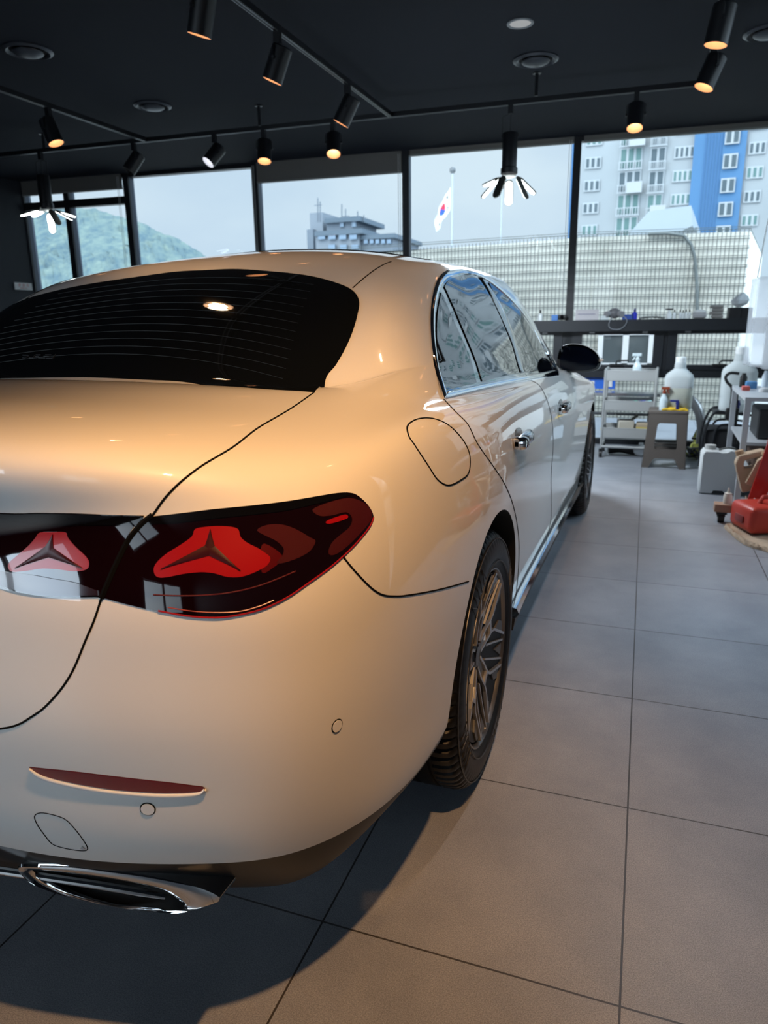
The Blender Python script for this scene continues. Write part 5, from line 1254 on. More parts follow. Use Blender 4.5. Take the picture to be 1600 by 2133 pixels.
# bottom tray
zf = zb_-.078
def boxthing(name, c, d, label, cat, m, flaps=False, rz=0, group=None, lid=None):
    e = thing(name, label, cat, (c[0], c[1], c[2]-d[2]/2), group); m_ = MB(); m_.rbox(c, d, min(d)*.05, rz=rz, seg=1); m_.obj('body', m, e, smooth=False)
    if flaps:
        for s_, t_ in ((-1, .5), (1, .9)):
            m_ = MB(); R_ = Matrix.Rotation(rz, 3, 'Z')@Matrix.Rotation(s_*t_, 3, 'Y'); m_.box(Vector(c)+Matrix.Rotation(rz, 3, 'Z')@Vector((s_*d[0]*.55, 0, d[2]*.5+.02)), (.003, d[1]*.95, d[0]*.42), M=R_); m_.obj('flap', m, e, smooth=False)
    if lid: m_ = MB(); m_.box((c[0], c[1]-d[1]/2-.001, c[2]+d[2]*.0), (d[0]*.98, .002, d[2]*.45)); m_.obj('label', lid, e, smooth=False)
    return e
CARD = mat('cardboard', (.42, .34, .24), .85); CARDG = mat('cardboard_pale', (.52, .49, .42), .85); YEL = mat('sticker_yellow', (.62, .50, .08), .6)
boxthing('carton', (cxm-.02, cyy-.04, zf+.075), (.14, .16, .14), 'open pale cardboard carton in the bottom tray of the cart', 'box', CARDG, True, .15)
boxthing('carton', (cxm+.15, cyy-.06, zf+.065), (.15, .16, .12), 'closed brown and yellow carton at the right of the bottom tray', 'box', CARD, lid=YEL)
e = thing('small_tray', 'clear little tray with yellow edge at the left of the bottom tray', 'tray', (cxm-.18, cyy-.04, zf)); m_ = MB(); m_.rbox((cxm-.17, cyy-.04, zf+.03), (.11, .18, .05), .008); m_.obj('tub', CLR, e); m_ = MB(); m_.box((cxm-.17, cyy-.135, zf+.065), (.13, .004, .02)); m_.obj('rim', YEL, e)
# under the cart
m_ = MB(); R_ = spl([(cxm-.16, cyy+.02, .03), (cxm-.05, cyy+.05, .04), (cxm+.06, cyy, .03), (cxm+.2, cyy+.03, .035)], 8); m_.tube([tuple(v) for v in R_], .028, 8); tag(m_.obj('hose', mat('rubber_black', (.012, .012, .014), .5)), 'black rubber hose coiled on the floor under the cart', 'hose')
m_ = MB(); m_.sphere((cxm+.13, cyy-.02, .055), .055, 16, sc=(1.2, 1, 1)); m_.cyl((cxm+.13, cyy-.02, .10), (cxm+.13, cyy-.02, .125), .02, n=12); tag(m_.obj('flask', WPL), 'white rounded plastic flask lying under the cart', 'flask')
# --- stool
sp_ = [fl(1338, 973), fl(1426, 978)]
sx0, sx1 = sp_[0].x, sp_[1].x; sy = (sp_[0].y+sp_[1].y)/2; STM = mat('rattan_plastic_brown', (.125, .105, .092), .55, bump=(260, 1.0))
st_e = thing('stool', 'grey-brown woven-look plastic stool holding the large bottle and yellow cloth', 'stool', ((sx0+sx1)/2, sy+.15, 0))
ztop_s = zat(1390, 858, sy+.05); tx0, tx1 = Fy(1353, 870, sy+.05).x, Fy(1432, 870, sy+.05).x; sd_ = .30; cxs = (sx0+sx1)/2
def stool_side(P0, P1, inw, parent):
    """one flared side wall with a window and an arched foot; P0,P1 bottom corners"""
    pass
w0 = (sx1-sx0)/2; w1 = (tx1-tx0)/2; cxt = (tx0+tx1)/2; ct = (Vector((cxt, sy+.05+w1*.95, ztop_s))); cb = Vector((cxs, sy+w0, 0))
def sidept(u, v, k):
    """u -1..1 across, v 0..1 up, k side index"""
    w = w0+(w1-w0)*v; c = cb.lerp(ct, v); a = PI/2*k; l = Vector((u*w, -w, 0)); l.rotate(Matrix.Rotation(a, 3, 'Z')); return c+l
for k in range(4):
    outer = [(-1, 0), (-.72, 0), (-.55, .14), (-.45, .17), (.45, .17), (.55, .14), (.72, 0), (1, 0), (1, .97), (-1, .97)]
    inner = [(-.52, .34), (.52, .34), (.56, .38), (.50, .76), (.42, .80), (-.42, .80), (-.50, .76), (-.56, .38)]
    # ring of quads between matched samples
    def rs(Pl, n=64):
        L_ = [0]; Q_ = Pl+[Pl[0]]
        for a, b_ in zip(Q_, Q_[1:]): L_.append(L_[-1]+math.hypot(b_[0]-a[0], b_[1]-a[1]))
        o = []; j = 0
        for i in range(n):
            t_ = L_[-1]*i/n
            while L_[j+1] < t_: j += 1
            f_ = (t_-L_[j])/(L_[j+1]-L_[j]); o.append((Q_[j][0]+(Q_[j+1][0]-Q_[j][0])*f_, Q_[j][1]+(Q_[j+1][1]-Q_[j][1])*f_))
        return o
    def tri(Pl, Hl):
        pts = [Vector(p) for p in Pl+Hl]; r_ = delaunay_2d_cdt(pts, [], [list(range(len(Pl))), list(range(len(Pl), len(pts)))[::-1]], 1, 1e-6)
        v2, f2 = r_[0], r_[2]; return v2, [f for f in f2 if not inpoly((sum(v2[i].x for i in f)/3, sum(v2[i].y for i in f)/3), Hl)]
    v2, f2 = tri(outer, inner); m_ = MB(); V = [sidept(p.x, p.y, k) for p in v2]; m_.add(V, [tuple(f) for f in f2]); o_ = m_.obj('side_panel', STM, st_e, smooth=False); md = o_.modifiers.new('s', 'SOLIDIFY'); md.thickness = .012; md.offset = 0
m_ = MB(); m_.rbox((ct.x, ct.y, ztop_s-.008), (w1*2+.02, w1*2+.02, .035), .012); m_.obj('seat', STM, st_e)
m_ = MB()
for dz in (.12, .145): m_.box((cb.x, cb.y, ztop_s*.5+dz-.19), (w0*1.4, .02, .006))
m_.obj('inner_rib', mat('stool_rib', (.30, .29, .28), .5), st_e)
# --- carboys
def carboy(x, y, z, w, d, h, label, liquid=.0, cap=True, rz=0, tall=False):
    e = thing('carboy', label, 'bottle', (x, y, z)); 
    def ring(hw, hd, zz, ex_=.55): 
        o = []
        for i in range(32): a = 2*PI*i/32; c_, s_ = math.cos(a), math.sin(a); o.append(Vector((x+hw*abs(c_)**ex_*(1 if c_ > 0 else -1), y+hd*abs(s_)**ex_*(1 if s_ > 0 else -1), z+zz)))
        return o
    m_ = MB(); hw, hd = w/2, d/2
    m_.loft([ring(hw*.90, hd*.90, 0), ring(hw*.98, hd*.98, h*.02), ring(hw, hd, h*.06), ring(hw*.985, hd, h*.22), ring(hw, hd, h*.26), ring(hw, hd, h*.60), ring(hw*.93, hd*.93, h*.66), ring(hw*.60, hd*.7, h*.735, .8), ring(hw*.42, hd*.5, h*.78, 1), ring(hw*.40, hd*.45, h*.86, 1), ring(hw*.36, hd*.42, h*.90, 1)]); b_ = m_.obj('bottle', TRL, e)
    m_ = MB(); m_.loft([ring(hw*.37, hd*.43, h*.885, 1), ring(hw*.37, hd*.43, h*.985, 1), ring(hw*.33, hd*.38, h, 1)]); m_.obj('cap', WPL, e)
    if liquid: m_ = MB(); m_.loft([ring(hw*.92, hd*.92, h*.012), ring(hw*1.004, hd*1.004, h*.05), ring(hw*1.004, hd*1.004, h*liquid)]); m_.obj('liquid', mat('cloudy_liquid', (.56, .58, .50), .4), e)
    bl_ = mat('tap_blue', (.02, .03, .20), .35); m_ = MB(); yf = y-hd
    m_.cyl((x-.0, yf, z+h*.14), (x, yf-.045, z+h*.14), .016, n=14); m_.cyl((x, yf-.04, z+h*.175), (x, yf-.04, z+h*.03), .012, n=12); m_.rbox((x-.025, yf-.04, z+h*.185), (.07, .016, .016), .004); m_.obj('tap', bl_, e)
    return e
q0 = Fy(1409, 860, ct.y); hq = zat(1409, 746, ct.y)-ztop_s; wq = Fy(1440, 800, ct.y).x-Fy(1379, 800, ct.y).x
carboy(q0.x, ct.y+.03, ztop_s+.010, wq, w1*1.5, hq, 'white carboy half full of cloudy liquid with a blue tap, on the stool', .42)
yc2 = 4.55; q1 = Fy(1530, 850, yc2); h2 = zat(1530, 722, yc2)-zat(1530, 856, yc2); zc2 = zat(1530, 856, yc2)
carboy(q1.x+.01, yc2, zc2, Fy(1568, 800, yc2).x-Fy(1494, 800, yc2).x, .22, h2, 'larger white carboy with a blue tap on the black carrier, behind the hand truck frame')
# spray bottle with orange trigger, left of the carboy; yellow cloth
q = Fy(1379, 866, ct.y-.06); spray(q.x+.004, ct.y-w1*.62, ztop_s+.010, .20, 'spray bottle with a black and orange trigger at the left edge of the stool', CLR, mat('trigger_orange', (.25, .05, .02), .4), None, PI)
m_ = MB(); V = []; a0 = Fy(1378, 868, sy); a1 = Fy(1434, 868, sy); n_ = 26
for i in range(n_+1):
    for j in range(9):
        u = i/n_; x = a0.x+(a1.x-a0.x)*u; yy = sy+.055+.11*j/8; V.append((x, yy, ztop_s+.014+.014*abs(math.sin(u*9+j*.7))*math.sin(PI*j/8+.2)+(.010 if 0 < j < 8 else 0)-(.02*max(0, u-.85)/.15)))
m_.add(V, [(i*9+j, (i+1)*9+j, (i+1)*9+j+1, i*9+j+1) for i in range(n_) for j in range(8)]); o_ = m_.obj('cloth', mat('cloth_yellow', (.74, .47, .03), .9, bump=(200, .5))); md = o_.modifiers.new('s', 'SOLIDIFY'); md.thickness = .016
tag(o_, 'crumpled yellow microfibre cloth at the front edge of the stool', 'cloth')
# --- silver duct hose behind the stool
dk = [Fy(1396, 820, 5.35), Fy(1420, 824, 5.35), Fy(1440, 834, 5.32), Fy(1455, 855, 5.3), Fy(1462, 890, 5.28), Fy(1460, 925, 5.25)]
R_ = [tuple(v) for v in spl([tuple(v) for v in dk], 12)]; rad = [.040+.0045*(i % 2) for i in range(len(R_))]
m_ = MB(); m_.tube(R_, rad, 20); tag(m_.obj('duct_hose', mat('duct_silver', (.36, .37, .38), .28, metal=.85), angle=60), 'fat silver ribbed duct hose bending down behind the stool', 'hose')
# workbench rail and sign by the glass
y_ = 5.62; m_ = MB(); a, c = Fy(1120, 817, y_), Fy(1376, 817, y_); m_.box(((a.x+c.x)/2, y_, a.z), (c.x-a.x, .22, .030)); e = thing('workbench', 'narrow steel-topped bench standing against the windows behind the cart', 'bench', ((a.x+c.x)/2, y_, 0)); m_.obj('top', mat('bench_steel', (.5, .52, .54), .25, metal=.8), e, smooth=False)
for x in (a.x+.1, c.x-.08): m_ = MB(); m_.box((x, y_, a.z/2), (.04, .04, a.z-.02)); m_.obj('leg', mat('bench_leg_dark', (.05, .055, .06), .5), e, smooth=False)
m_ = MB(); m_.box(((a.x+c.x)/2, y_+.05, a.z-.20), (c.x-a.x-.1, .10, .02)); m_.obj('shelf', mat('bench_leg_dark', (.05, .055, .06), .5), e, smooth=False)
p0, p1 = wp(1150, 786), wp(1281, 811); e = thing('notice_board', 'blue notice board with white squares hung on the glass under the casements', 'sign', WM@Vector(((p0[0]+p1[0])/2, .04, p1[1])))
m_ = MB(); wbox(m_, p0[0], p1[0], p1[1], p0[1], .035, .05); m_.obj('board', mat('sign_blue', (.03, .14, .62), .4), e, smooth=False)
for px in (1214, 1232, 1269): 
    s0_, z0_ = wp(px-1, 797); m_ = MB(); wbox(m_, s0_-.03, s0_+.035, z0_-.045, z0_+.015, .030, .034); m_.obj('white_square', mat('sign_white', (.75, .75, .75), .4), e, smooth=False)
# --- things standing on the window rail
ZL = 1.237
def lg(px, w_=0): s_, z_ = wp(px, 664); return s_
def onledge(s_, dy=-.05): return WM@Vector((s_, dy, ZL))
def rail_box(px0, px1, ptop, label, m, cat='box', dep=.09, name='box', lid=None, lm=None):
    s0_, s1_ = wp(px0, 660)[0], wp(px1, 660)[0]; zt2 = max(ZL+.02, wp((px0+px1)/2, ptop)[1]); e = thing(name, label, cat, onledge((s0_+s1_)/2))
    m_ = MB(); wbox(m_, s0_, s1_, ZL, zt2, -.09, -.09+dep); m_.obj('body', m, e, smooth=False)
    if lm: m_ = MB(); wbox(m_, s0_+(s1_-s0_)*.1, s0_+(s1_-s0_)*.85, ZL+(zt2-ZL)*.5, ZL+(zt2-ZL)*.62, -.0925, -.09); m_.obj('print', lm, e, smooth=False)
    return e
def rail_bottle(px, ptop, r, label, m, capm, cat='bottle', group=None):
    s_ = lg(px); p = onledge(s_); h = wp(px, ptop)[1]-ZL; e = thing('bottle', label, cat, p, group); M = Matrix.Translation(p)
    m_ = MB(); m_.lathe([(.0005, 0), (r, 0), (r, h*.55), (r*.4, h*.68), (r*.4, h*.72), (.0005, h*.72)], M, 16, cap=False); m_.obj('bottle', m, e); m_ = MB(); m_.lathe([(r*.5, h*.70), (r*.5, h*.9), (r*.28, h)], M, 12); m_.obj('cap', capm, e)
PALEB = mat('bottle_pale', (.70, .74, .76), .35)
rail_bottle(1126, 646, .022, 'small pale bottle with a dark cap on the window rail, nearest the car', PALEB, BLACKP)
rail_box(1150, 1163, 656, 'small blue box on the window rail left of the tall mullion', mat('box_blue', (.05, .16, .42), .5))
e = thing('camera', 'small black rounded camera on the window rail beside the blue box', 'camera', onledge(lg(1172))); p = onledge(lg(1172)); m_ = MB(); m_.rbox(p+Vector((0, 0, .030)), (.09, .06, .055), .018); m_.obj('body', BLACKP, e); m_ = MB(); m_.cyl(p+Vector((0, -.03, .035)), p+Vector((0, -.05, .035)), .018); m_.obj('lens', GLOSSB, e)
rail_box(1199, 1247, 645, 'pale printed carton on the window rail right of the tall mullion', mat('carton_lilac', (.42, .40, .42), .7), lm=mat('print_grey', (.26, .25, .30), .7))
# respirator mask with hanging strap
e = thing('respirator', 'grey half-mask respirator on the window rail with its strap hanging down', 'mask', onledge(lg(1279))); p = onledge(lg(1279))
m_ = MB(); m_.sphere(p+Vector((0, 0, .06)), .055, 16, sc=(1.1, .7, .9)); m_.obj('mask', mat('mask_grey', (.10, .10, .11), .5), e)
for s_ in (1, -1): m_ = MB(); m_.cyl(p+Vector((s_*.05, -.02, .055)), p+Vector((s_*.075, -.05, .05)), .030, n=18); m_.obj('filter', mat('filter_grey', (.20, .20, .21), .5), e)
m_ = MB(); m_.tube([tuple(v) for v in spl([tuple(WM@Vector((wp(a, b_)[0], -.11, wp(a, b_)[1]))) for a, b_ in [(1274,660),(1268,675),(1272,684),(1288,686),(1301,678),(1305,667),(1299,659)]], 6)], .005, 6); m_.obj('strap', mat('strap_grey', (.16, .17, .19), .6), e)
rail_box(1251, 1268, 658, 'flat pale box on the window rail behind the respirator', mat('box_pale', (.5, .55, .56), .6), dep=.05)
rail_box(1296, 1317, 655, 'low dark blue box between the respirator and the blue bottle', mat('box_navy', (.02, .06, .26), .5))
rail_bottle(1321, 643, .024, 'cobalt blue bottle standing on the window rail', mat('bottle_blue', (.02, .03, .45), .3), mat('cap_navy', (.01, .01, .12), .4))
m_ = MB(); s0_, s1_ = lg(1332), lg(1384); V = []
for i in range(13):
    for j in range(4): u = i/12; V.append(WM@Vector((s0_+(s1_-s0_)*u, -.09+.05*j, ZL+.006+.014*math.sin(u*7+j)**2+.01*math.sin(u*PI))))
m_.add(V, [(i*4+j, (i+1)*4+j, (i+1)*4+j+1, i*4+j+1) for i in range(12) for j in range(3)]); o_ = m_.obj('cloth', mat('cloth_grey', (.14, .15, .15), .9)); md = o_.modifiers.new('s', 'SOLIDIFY'); md.thickness = .008; tag(o_, 'grey folded cloth lying flat on the window rail', 'cloth')
e = thing('foam_sprayer', 'small white sprayer with black T-shaped top on the window rail', 'sprayer', onledge(lg(1392))); p = onledge(lg(1392)); m_ = MB(); m_.lathe([(.026, 0), (.024, .04), (.012, .065), (.012, .08)], Matrix.Translation(p), 16); m_.obj('bottle', PALEB, e); m_ = MB(); m_.rbox(p+Vector((0, 0, .088)), (.075, .02, .014), .004); m_.obj('lever', BLACKP, e)
for i, (px, pt) in enumerate([(1403, 645), (1415, 645), (1421, 646), (1427, 644), (1434, 644)]):
    rail_bottle(px, pt, .0125, 'tiny white bottle with tall black cap on the window rail, %s of five' % ['leftmost', 'second', 'middle one', 'fourth', 'rightmost'][i], PALEB, BLACKP, group='small black-capped bottles on the window rail')
e = thing('tissue_pack', 'soft white tissue pack on the window rail beside the black-capped bottles', 'tissues', onledge(lg(1455))); p = onledge(lg(1455)); m_ = MB(); m_.rbox(p+Vector((0, 0, .028)), (.12, .07, .055), .018); m_.obj('pack', mat('pack_grey', (.38, .38, .40), .6), e); m_ = MB(); m_.sphere(p+Vector((0, 0, .060)), .05, 12, sc=(1.2, .6, .45)); m_.obj('tissue', WPL, e)
PADM = mat('pad_grey', (.27, .26, .25), .9)
for k in range(4):
    p = onledge(lg(1490))+Vector((.006*(-1)**k, 0, .0155+.0295*k)); m_ = MB(); m_.rbox(p, (.105+.012*(k % 2), .08, .029), .012); tag(m_.obj('polishing_pad', PADM), 'grey foam pad in the stack on the window rail, %s' % ['lowest of four', 'second from the bottom', 'third from the bottom', 'topmost of four'][k], 'pad', 'stacked grey foam pads')
rail_box(1515, 1539, 641, 'black box under the tissues at the right end of the window rail', mat('box_black', (.012, .012, .014), .5), dep=.13)
rail_box(1540, 1563, 641, 'second black box at the far right end of the window rail', mat('box_black', (.012, .012, .014), .5), dep=.13)
e = thing('tissue', 'white crumpled tissue sticking up from the black box', 'tissue', WM@Vector((lg(1535), -.04, wp(1535, 641)[1]))); p = WM@Vector((lg(1535), -.04, wp(1535, 641)[1])); m_ = MB(); rr_ = random.Random(5)
rings = []
for k, (w_, z_) in enumerate([(.012, 0), (.055, .03), (.065, .06), (.045, .09), (.012, .125)]): rings.append([p+Vector((w_*math.cos(a)*(1+.35*rr_.random())+.01*k*.5, w_*.5*math.sin(a)*(1+.3*rr_.random()), z_+.01*rr_.random())) for a in [2*PI*i/14 for i in range(14)]])
m_.loft(rings); m_.obj('paper', mat('tissue_white', (.74, .80, .84), .8), e, smooth=False)
# --- white jerrycan on the floor
jy = fl(1500, 1031).y; j0, j1 = Fy(1458, 980, jy).x, Fy(1545, 980, jy).x; jz = zat(1500, 934, jy); je = thing('jerrycan', 'square white plastic jerrycan standing on the tiles with a grey handle', 'jerrycan', ((j0+j1)/2, jy+.1, 0)); jc = (j0+j1)/2; jw = j1-j0
prof = [(-.5,.04),(-.46,0),(-.18,0),(-.14,.07),(.12,.07),(.18,0),(.46,0),(.5,.04),(.5,.82),(.44,.92),(.30,.97),(.22,.975),(.14,.93),(-.02,.92),(-.10,.94),(-.44,.94),(-.5,.86)]
prof = [(x, z) for x, z in prof]; m_ = MB(); rings = []
for dy, s_ in ((0, .90), (.012, .97), (.03, 1), (.15, 1), (.17, .97), (.185, .90)): rings.append([Vector((jc+x*jw*s_, jy+dy, jz*(.5+(z-.5)*(s_ if s_ > .95 else .95))+0)) for x, z in prof])
zmin = min(v.z for r_ in rings for v in r_)
rings = [[Vector((v.x, v.y, v.z-zmin)) for v in r_] for r_ in rings]
m_.loft(rings); m_.obj('body', mat('poly_white_soft', (.66, .70, .72), .45), je, angle=50)
m_ = MB(); m_.cyl((jc-jw*.28, jy+.09, jz*.93), (jc-jw*.28, jy+.09, jz*1.03), .038, n=28); m_.obj('cap', mat('cap_offwhite', (.5, .51, .5), .5), je)
m_ = MB(); m_.tube([tuple(v) for v in spl([(jc-.02, jy+.05, jz*.95), (jc+jw*.15, jy+.04, jz*1.0), (jc+jw*.33, jy+.05, jz*.97), (jc+jw*.45, jy+.08, jz*.90)], 8)], .007, 8); m_.obj('handle_strap', mat('strap_dark', (.10, .11, .11), .5), je)
# --- dolly with squeeze bottle
d0 = fl(1498, 1088); dy_ = d0.y; x0_, x1_ = Fy(1488, 1060, dy_-.02).x, Fy(1560, 1060, dy_-.02).x; zt2 = zat(1500, 1051, dy_-.02); zb2 = zat(1500, 1067, dy_-.02)
e = thing('dolly', 'small wooden dolly on black castors holding a white squeeze bottle', 'dolly', ((x0_+x1_)/2, dy_+.15, 0)); m_ = MB(); m_.rbox(((x0_+x1_)/2+.05, dy_+.02, (zt2+zb2)/2), (x1_-x0_+.1, .09, zt2-zb2), .004); m_.box((x1_+.05, dy_+.17, (zt2+zb2)/2), (.08, .24, zt2-zb2)); m_.obj('deck', mat('raw_wood', (.34, .22, .16), .7, var=(8, .2)), e, smooth=False)
for x, y in ((x0_+.045, dy_+.01), (x1_+.07, dy_+.24)):
    m_ = MB(); m_.cyl((x-.018, y, .032), (x+.018, y, .032), .032, n=20); m_.box((x, y, zb2-.008), (.06, .05, .016)); m_.box((x, y+.01, .05), (.046, .03, .03)); m_.obj('castor', BLACKP, e)
bx_ = Fy(1515, 1050, dy_+.02).x; e = thing('squeeze_bottle', 'small white squeeze bottle with pointed nozzle standing on the wooden dolly', 'bottle', (bx_, dy_+.02, zt2)); hh = zat(1515, 1016, dy_+.02)-zt2
M = Matrix.Translation((bx_, dy_+.02, zt2)); m_ = MB(); m_.lathe([(.0005, 0), (hh*.24, 0), (hh*.25, .005), (hh*.25, hh*.52), (hh*.21, hh*.58), (.0005, hh*.58)], M, 24, cap=False); m_.obj('bottle', mat('ivory_plastic', (.62, .60, .55), .45), e)
m_ = MB(); m_.lathe([(hh*.22, hh*.57), (hh*.22, hh*.66), (hh*.08, hh*.72), (hh*.045, hh)], M, 20); m_.obj('nozzle', mat('ivory_plastic', (.62, .60, .55), .45), e)
# --- kraft paper and red can
KR = mat('kraft_paper', (.40, .31, .23), .85, var=(20, .15)); kp = [(1508,1098),(1530,1096),(1560,1104),(1600,1110),(1680,1120),(1700,1200),(1600,1152),(1570,1143),(1545,1132),(1520,1112)]
K3 = [fl(*p) for p in kp]; m_ = MB(); c_ = sum(K3, Vector())/len(K3); rr_ = random.Random(9); rings = []
B_ = [Vector(v) for v in spl([tuple(p) for p in K3], 8, closed=True)]
for f_, h_ in ((1, .001), (.985, .010), (.93, .016), (.85, .012), (.5, .006), (.1, .006)): rings.append([c_.lerp(p, f_*(1-.02*rr_.random()))+Vector((0, 0, h_*(1+.9*rr_.random()*(f_ > .8)))) for p in B_])
m_.loft(rings, cap=True); tag(m_.obj('packing_paper', KR, smooth=False), 'crumpled sheet of brown kraft paper on the floor under the red can', 'paper')
RD = mat('can_red', (.48, .045, .03), .38, var=(5, .1)); g0 = fl(1580, 1121); gy = g0.y+.015
zr = zat(1540, 1062, gy+.05)
A_ = fl(1532, 1098); B2 = fl(1562, 1121); C2 = fl(1690, 1118)
e = thing('fuel_can', 'red plastic fuel can lying on the kraft paper at the right edge', 'fuel can', (B2.x+.15, B2.y+.15, .018))
dirx = (C2-B2).normalized(); diry = (A_-B2); diry = (diry-dirx*diry.dot(dirx)); diry.normalize(); wX = .42; wY = .26; hC = zat(1572, 1063, gy)*1.0
def gp(u, v, z): return B2+dirx*u*wX+diry*v*wY+Vector((0, 0, z))
R3 = Matrix((dirx, diry, Vector((0, 0, 1)))).transposed()
m_ = MB(); m_.rbox(gp(.5, .5, hC*.5+.016), (wX, wY, hC-.002), .035, M=R3, seg=4); m_.obj('body', RD, e)
m_ = MB(); m_.tube([gp(.25, .5, hC+.01), gp(.30, .5, hC+.05), gp(.62, .5, hC+.05), gp(.68, .5, hC+.01)], .014, 10); m_.obj('handle', RD, e)
m_ = MB(); m_.rbox(gp(-.006, .5, hC*.55), (.012, .09, .045), .005, M=R3); m_.obj('recess', mat('can_red_dark', (.22, .03, .03), .5), e)
# red scraper blade / long handle leaning behind
r0, r1 = Fy(1575, 1060, gy+.42), Fy(1606, 925, gy+.42); e = thing('shovel', 'long tapering red plastic shovel handle standing upright behind the red can', 'shovel', (r0.x, gy+.42, 0))
m_ = MB(); w_ = .05; m_.loft([[Vector((c.x-w_*k_, gy+.42-.012, c.z)), Vector((c.x+w_*k_, gy+.42-.012, c.z)), Vector((c.x+w_*k_, gy+.42+.012, c.z)), Vector((c.x-w_*k_, gy+.42+.012, c.z))] for c, k_ in ((Vector((r0.x-.02, 0, .0)), 1.3), (r0.lerp(r1, .2), 1.1), (r0.lerp(r1, .6), .75), (r1, .4), (r0.lerp(r1, 1.5), .35))]); m_.obj('shaft', mat('gloss_red', (.50, .015, .012), .3, coat=.5), e)
m_ = MB(); m_.tube([tuple(v) for v in spl([tuple(Fy(a, b_, gy+.30)) for a, b_ in [(1571,1038),(1580,1044),(1592,1046),(1600,1030),(1612,1005)]], 6)], .005, 6); tag(m_.obj('cord', mat('cord_pinkish', (.52, .40, .40), .6)), 'pale thin cord looping over the red can', 'cord')
# --- white rack
ry0 = 3.55; p0 = Fy(1552, 925, ry0); RK = mat('rack_white', (.55, .58, .62), .4, metal=.2)
rack = thing('storage_rack', 'white metal storage rack along the right-hand windows with a narrow top shelf', 'rack', (p0.x, ry0, 0))
zs = zat(1545, 830, ry0); ya = 4.25; zfar = zat(1527, 805, ya)
sx_ = Fy(1546, 835, ry0).x; zs = (zs+zfar)/2
m_ = MB(); m_.box((sx_+.25, 3.85, zs), (.50, .95, .025)); m_.obj('shelf', RK, rack, smooth=False)
m_ = MB(); m_.box((sx_+.28, 3.85, .17), (.44, .95, .03)); m_.obj('shelf', RK, rack, smooth=False)
for x, y in ((sx_+.02, 3.40), (sx_+.02, 4.30), (sx_+.48, 3.40), (sx_+.48, 4.30)): m_ = MB(); m_.box((x, y, (zs)/2), (.035, .035, zs)); m_.obj('post', RK, rack, smooth=False)
m_ = MB(); m_.box((sx_+.25, 3.9, .42), (.46, .8, .02)); m_.obj('shelf', RK, rack, smooth=False)
for i, (dx, dy, w_, h_, colr, lab) in enumerate([(.06, .35, .05, .10, (.02, .02, .02), 'black small bottle at the far end of the rack top'), (.10, .22, .07, .05, (.10, .28, .55), 'blue sponge on the rack top'), (.05, .05, .05, .03, (.65, .12, .10), 'small red tin on the rack top'), (.16, -.05, .08, .03, (.6, .62, .64), 'grey coin-sized tin on the rack top'), (.26, .1, .06, .13, (.35, .40, .75), 'pale violet bottle on the rack top'), (.20, .30, .05, .12, (.6, .68, .74), 'clear tumbler on the rack top')]):
    m_ = MB(); c = (sx_+dx, 3.85+dy, zs+.0135+h_/2)
    if i in (0, 3, 4, 5): m_.lathe([(.0005, -h_/2), (w_/2, -h_/2), (w_/2, h_*.2), (w_*.3, h_*.4), (w_*.3, h_/2), (.0005, h_/2)], Matrix.Translation(c), 16, cap=False)
    else: m_.rbox(c, (w_, w_*1.3, h_), .006)
    tag(m_.obj(['bottle', 'sponge', 'tin', 'tin', 'bottle', 'tumbler'][i], mat('rack_item_%d' % i, colr, .4)), lab, ['bottle', 'sponge', 'tin', 'tin', 'bottle', 'tumbler'][i])
boxthing('storage_box', (sx_+.27, 3.85, .432+.10), (.30, .40, .20), 'dark open storage box on the middle shelf of the white rack', 'box', mat('box_charcoal', (.03, .032, .035), .5))
boxthing('carton', (sx_+.29, 3.95, .187+.105), (.32, .40, .21), 'wide dark brown carton low in the white rack', 'box', mat('carton_brown', (.09, .055, .04), .8))
# translucent plastic sheet hanging by the right windows
m_ = MB(); V = []; nn = 26; bx0 = Fy(1550, 740, 4.2).x
for i in range(nn+1):
    for j in range(12): u = i/nn; V.append((bx0+(1-u)*.16+.016*math.sin(u*22), 3.1+1.1*u, 1.50-.60*j/11))
m_.add(V, [(i*12+j, (i+1)*12+j, (i+1)*12+j+1, i*12+j+1) for i in range(nn) for j in range(11)])
PS = bpy.data.materials.new('plastic_sheet'); PS.use_nodes = True; n = PS.node_tree.nodes; L = PS.node_tree.links; b = n['Principled BSDF']; b.inputs['Base Color'].default_value = (.75, .80, .86, 1); b.inputs['Roughness'].default_value = .25; b.inputs['Alpha'].default_value = .38
o_ = m_.obj('plastic_bag', PS); md = o_.modifiers.new('s', 'SOLIDIFY'); md.thickness = .003; tag(o_, 'translucent plastic sheet bag hanging by the right-hand windows above the rack', 'plastic bag')
m_ = MB(); m_.tube([tuple(v) for v in spl([(bx0+.02, 4.1, 1.50), (bx0+.05, 4.1, 1.9), (bx0+.12, 4.15, 2.4), (bx0+.2, 4.2, ZC)], 8)], .004, 6); tag(m_.obj('hanging_cord', mat('cord_white', (.7, .72, .72), .5)), 'white cord from which the plastic sheet bag hangs', 'cord')
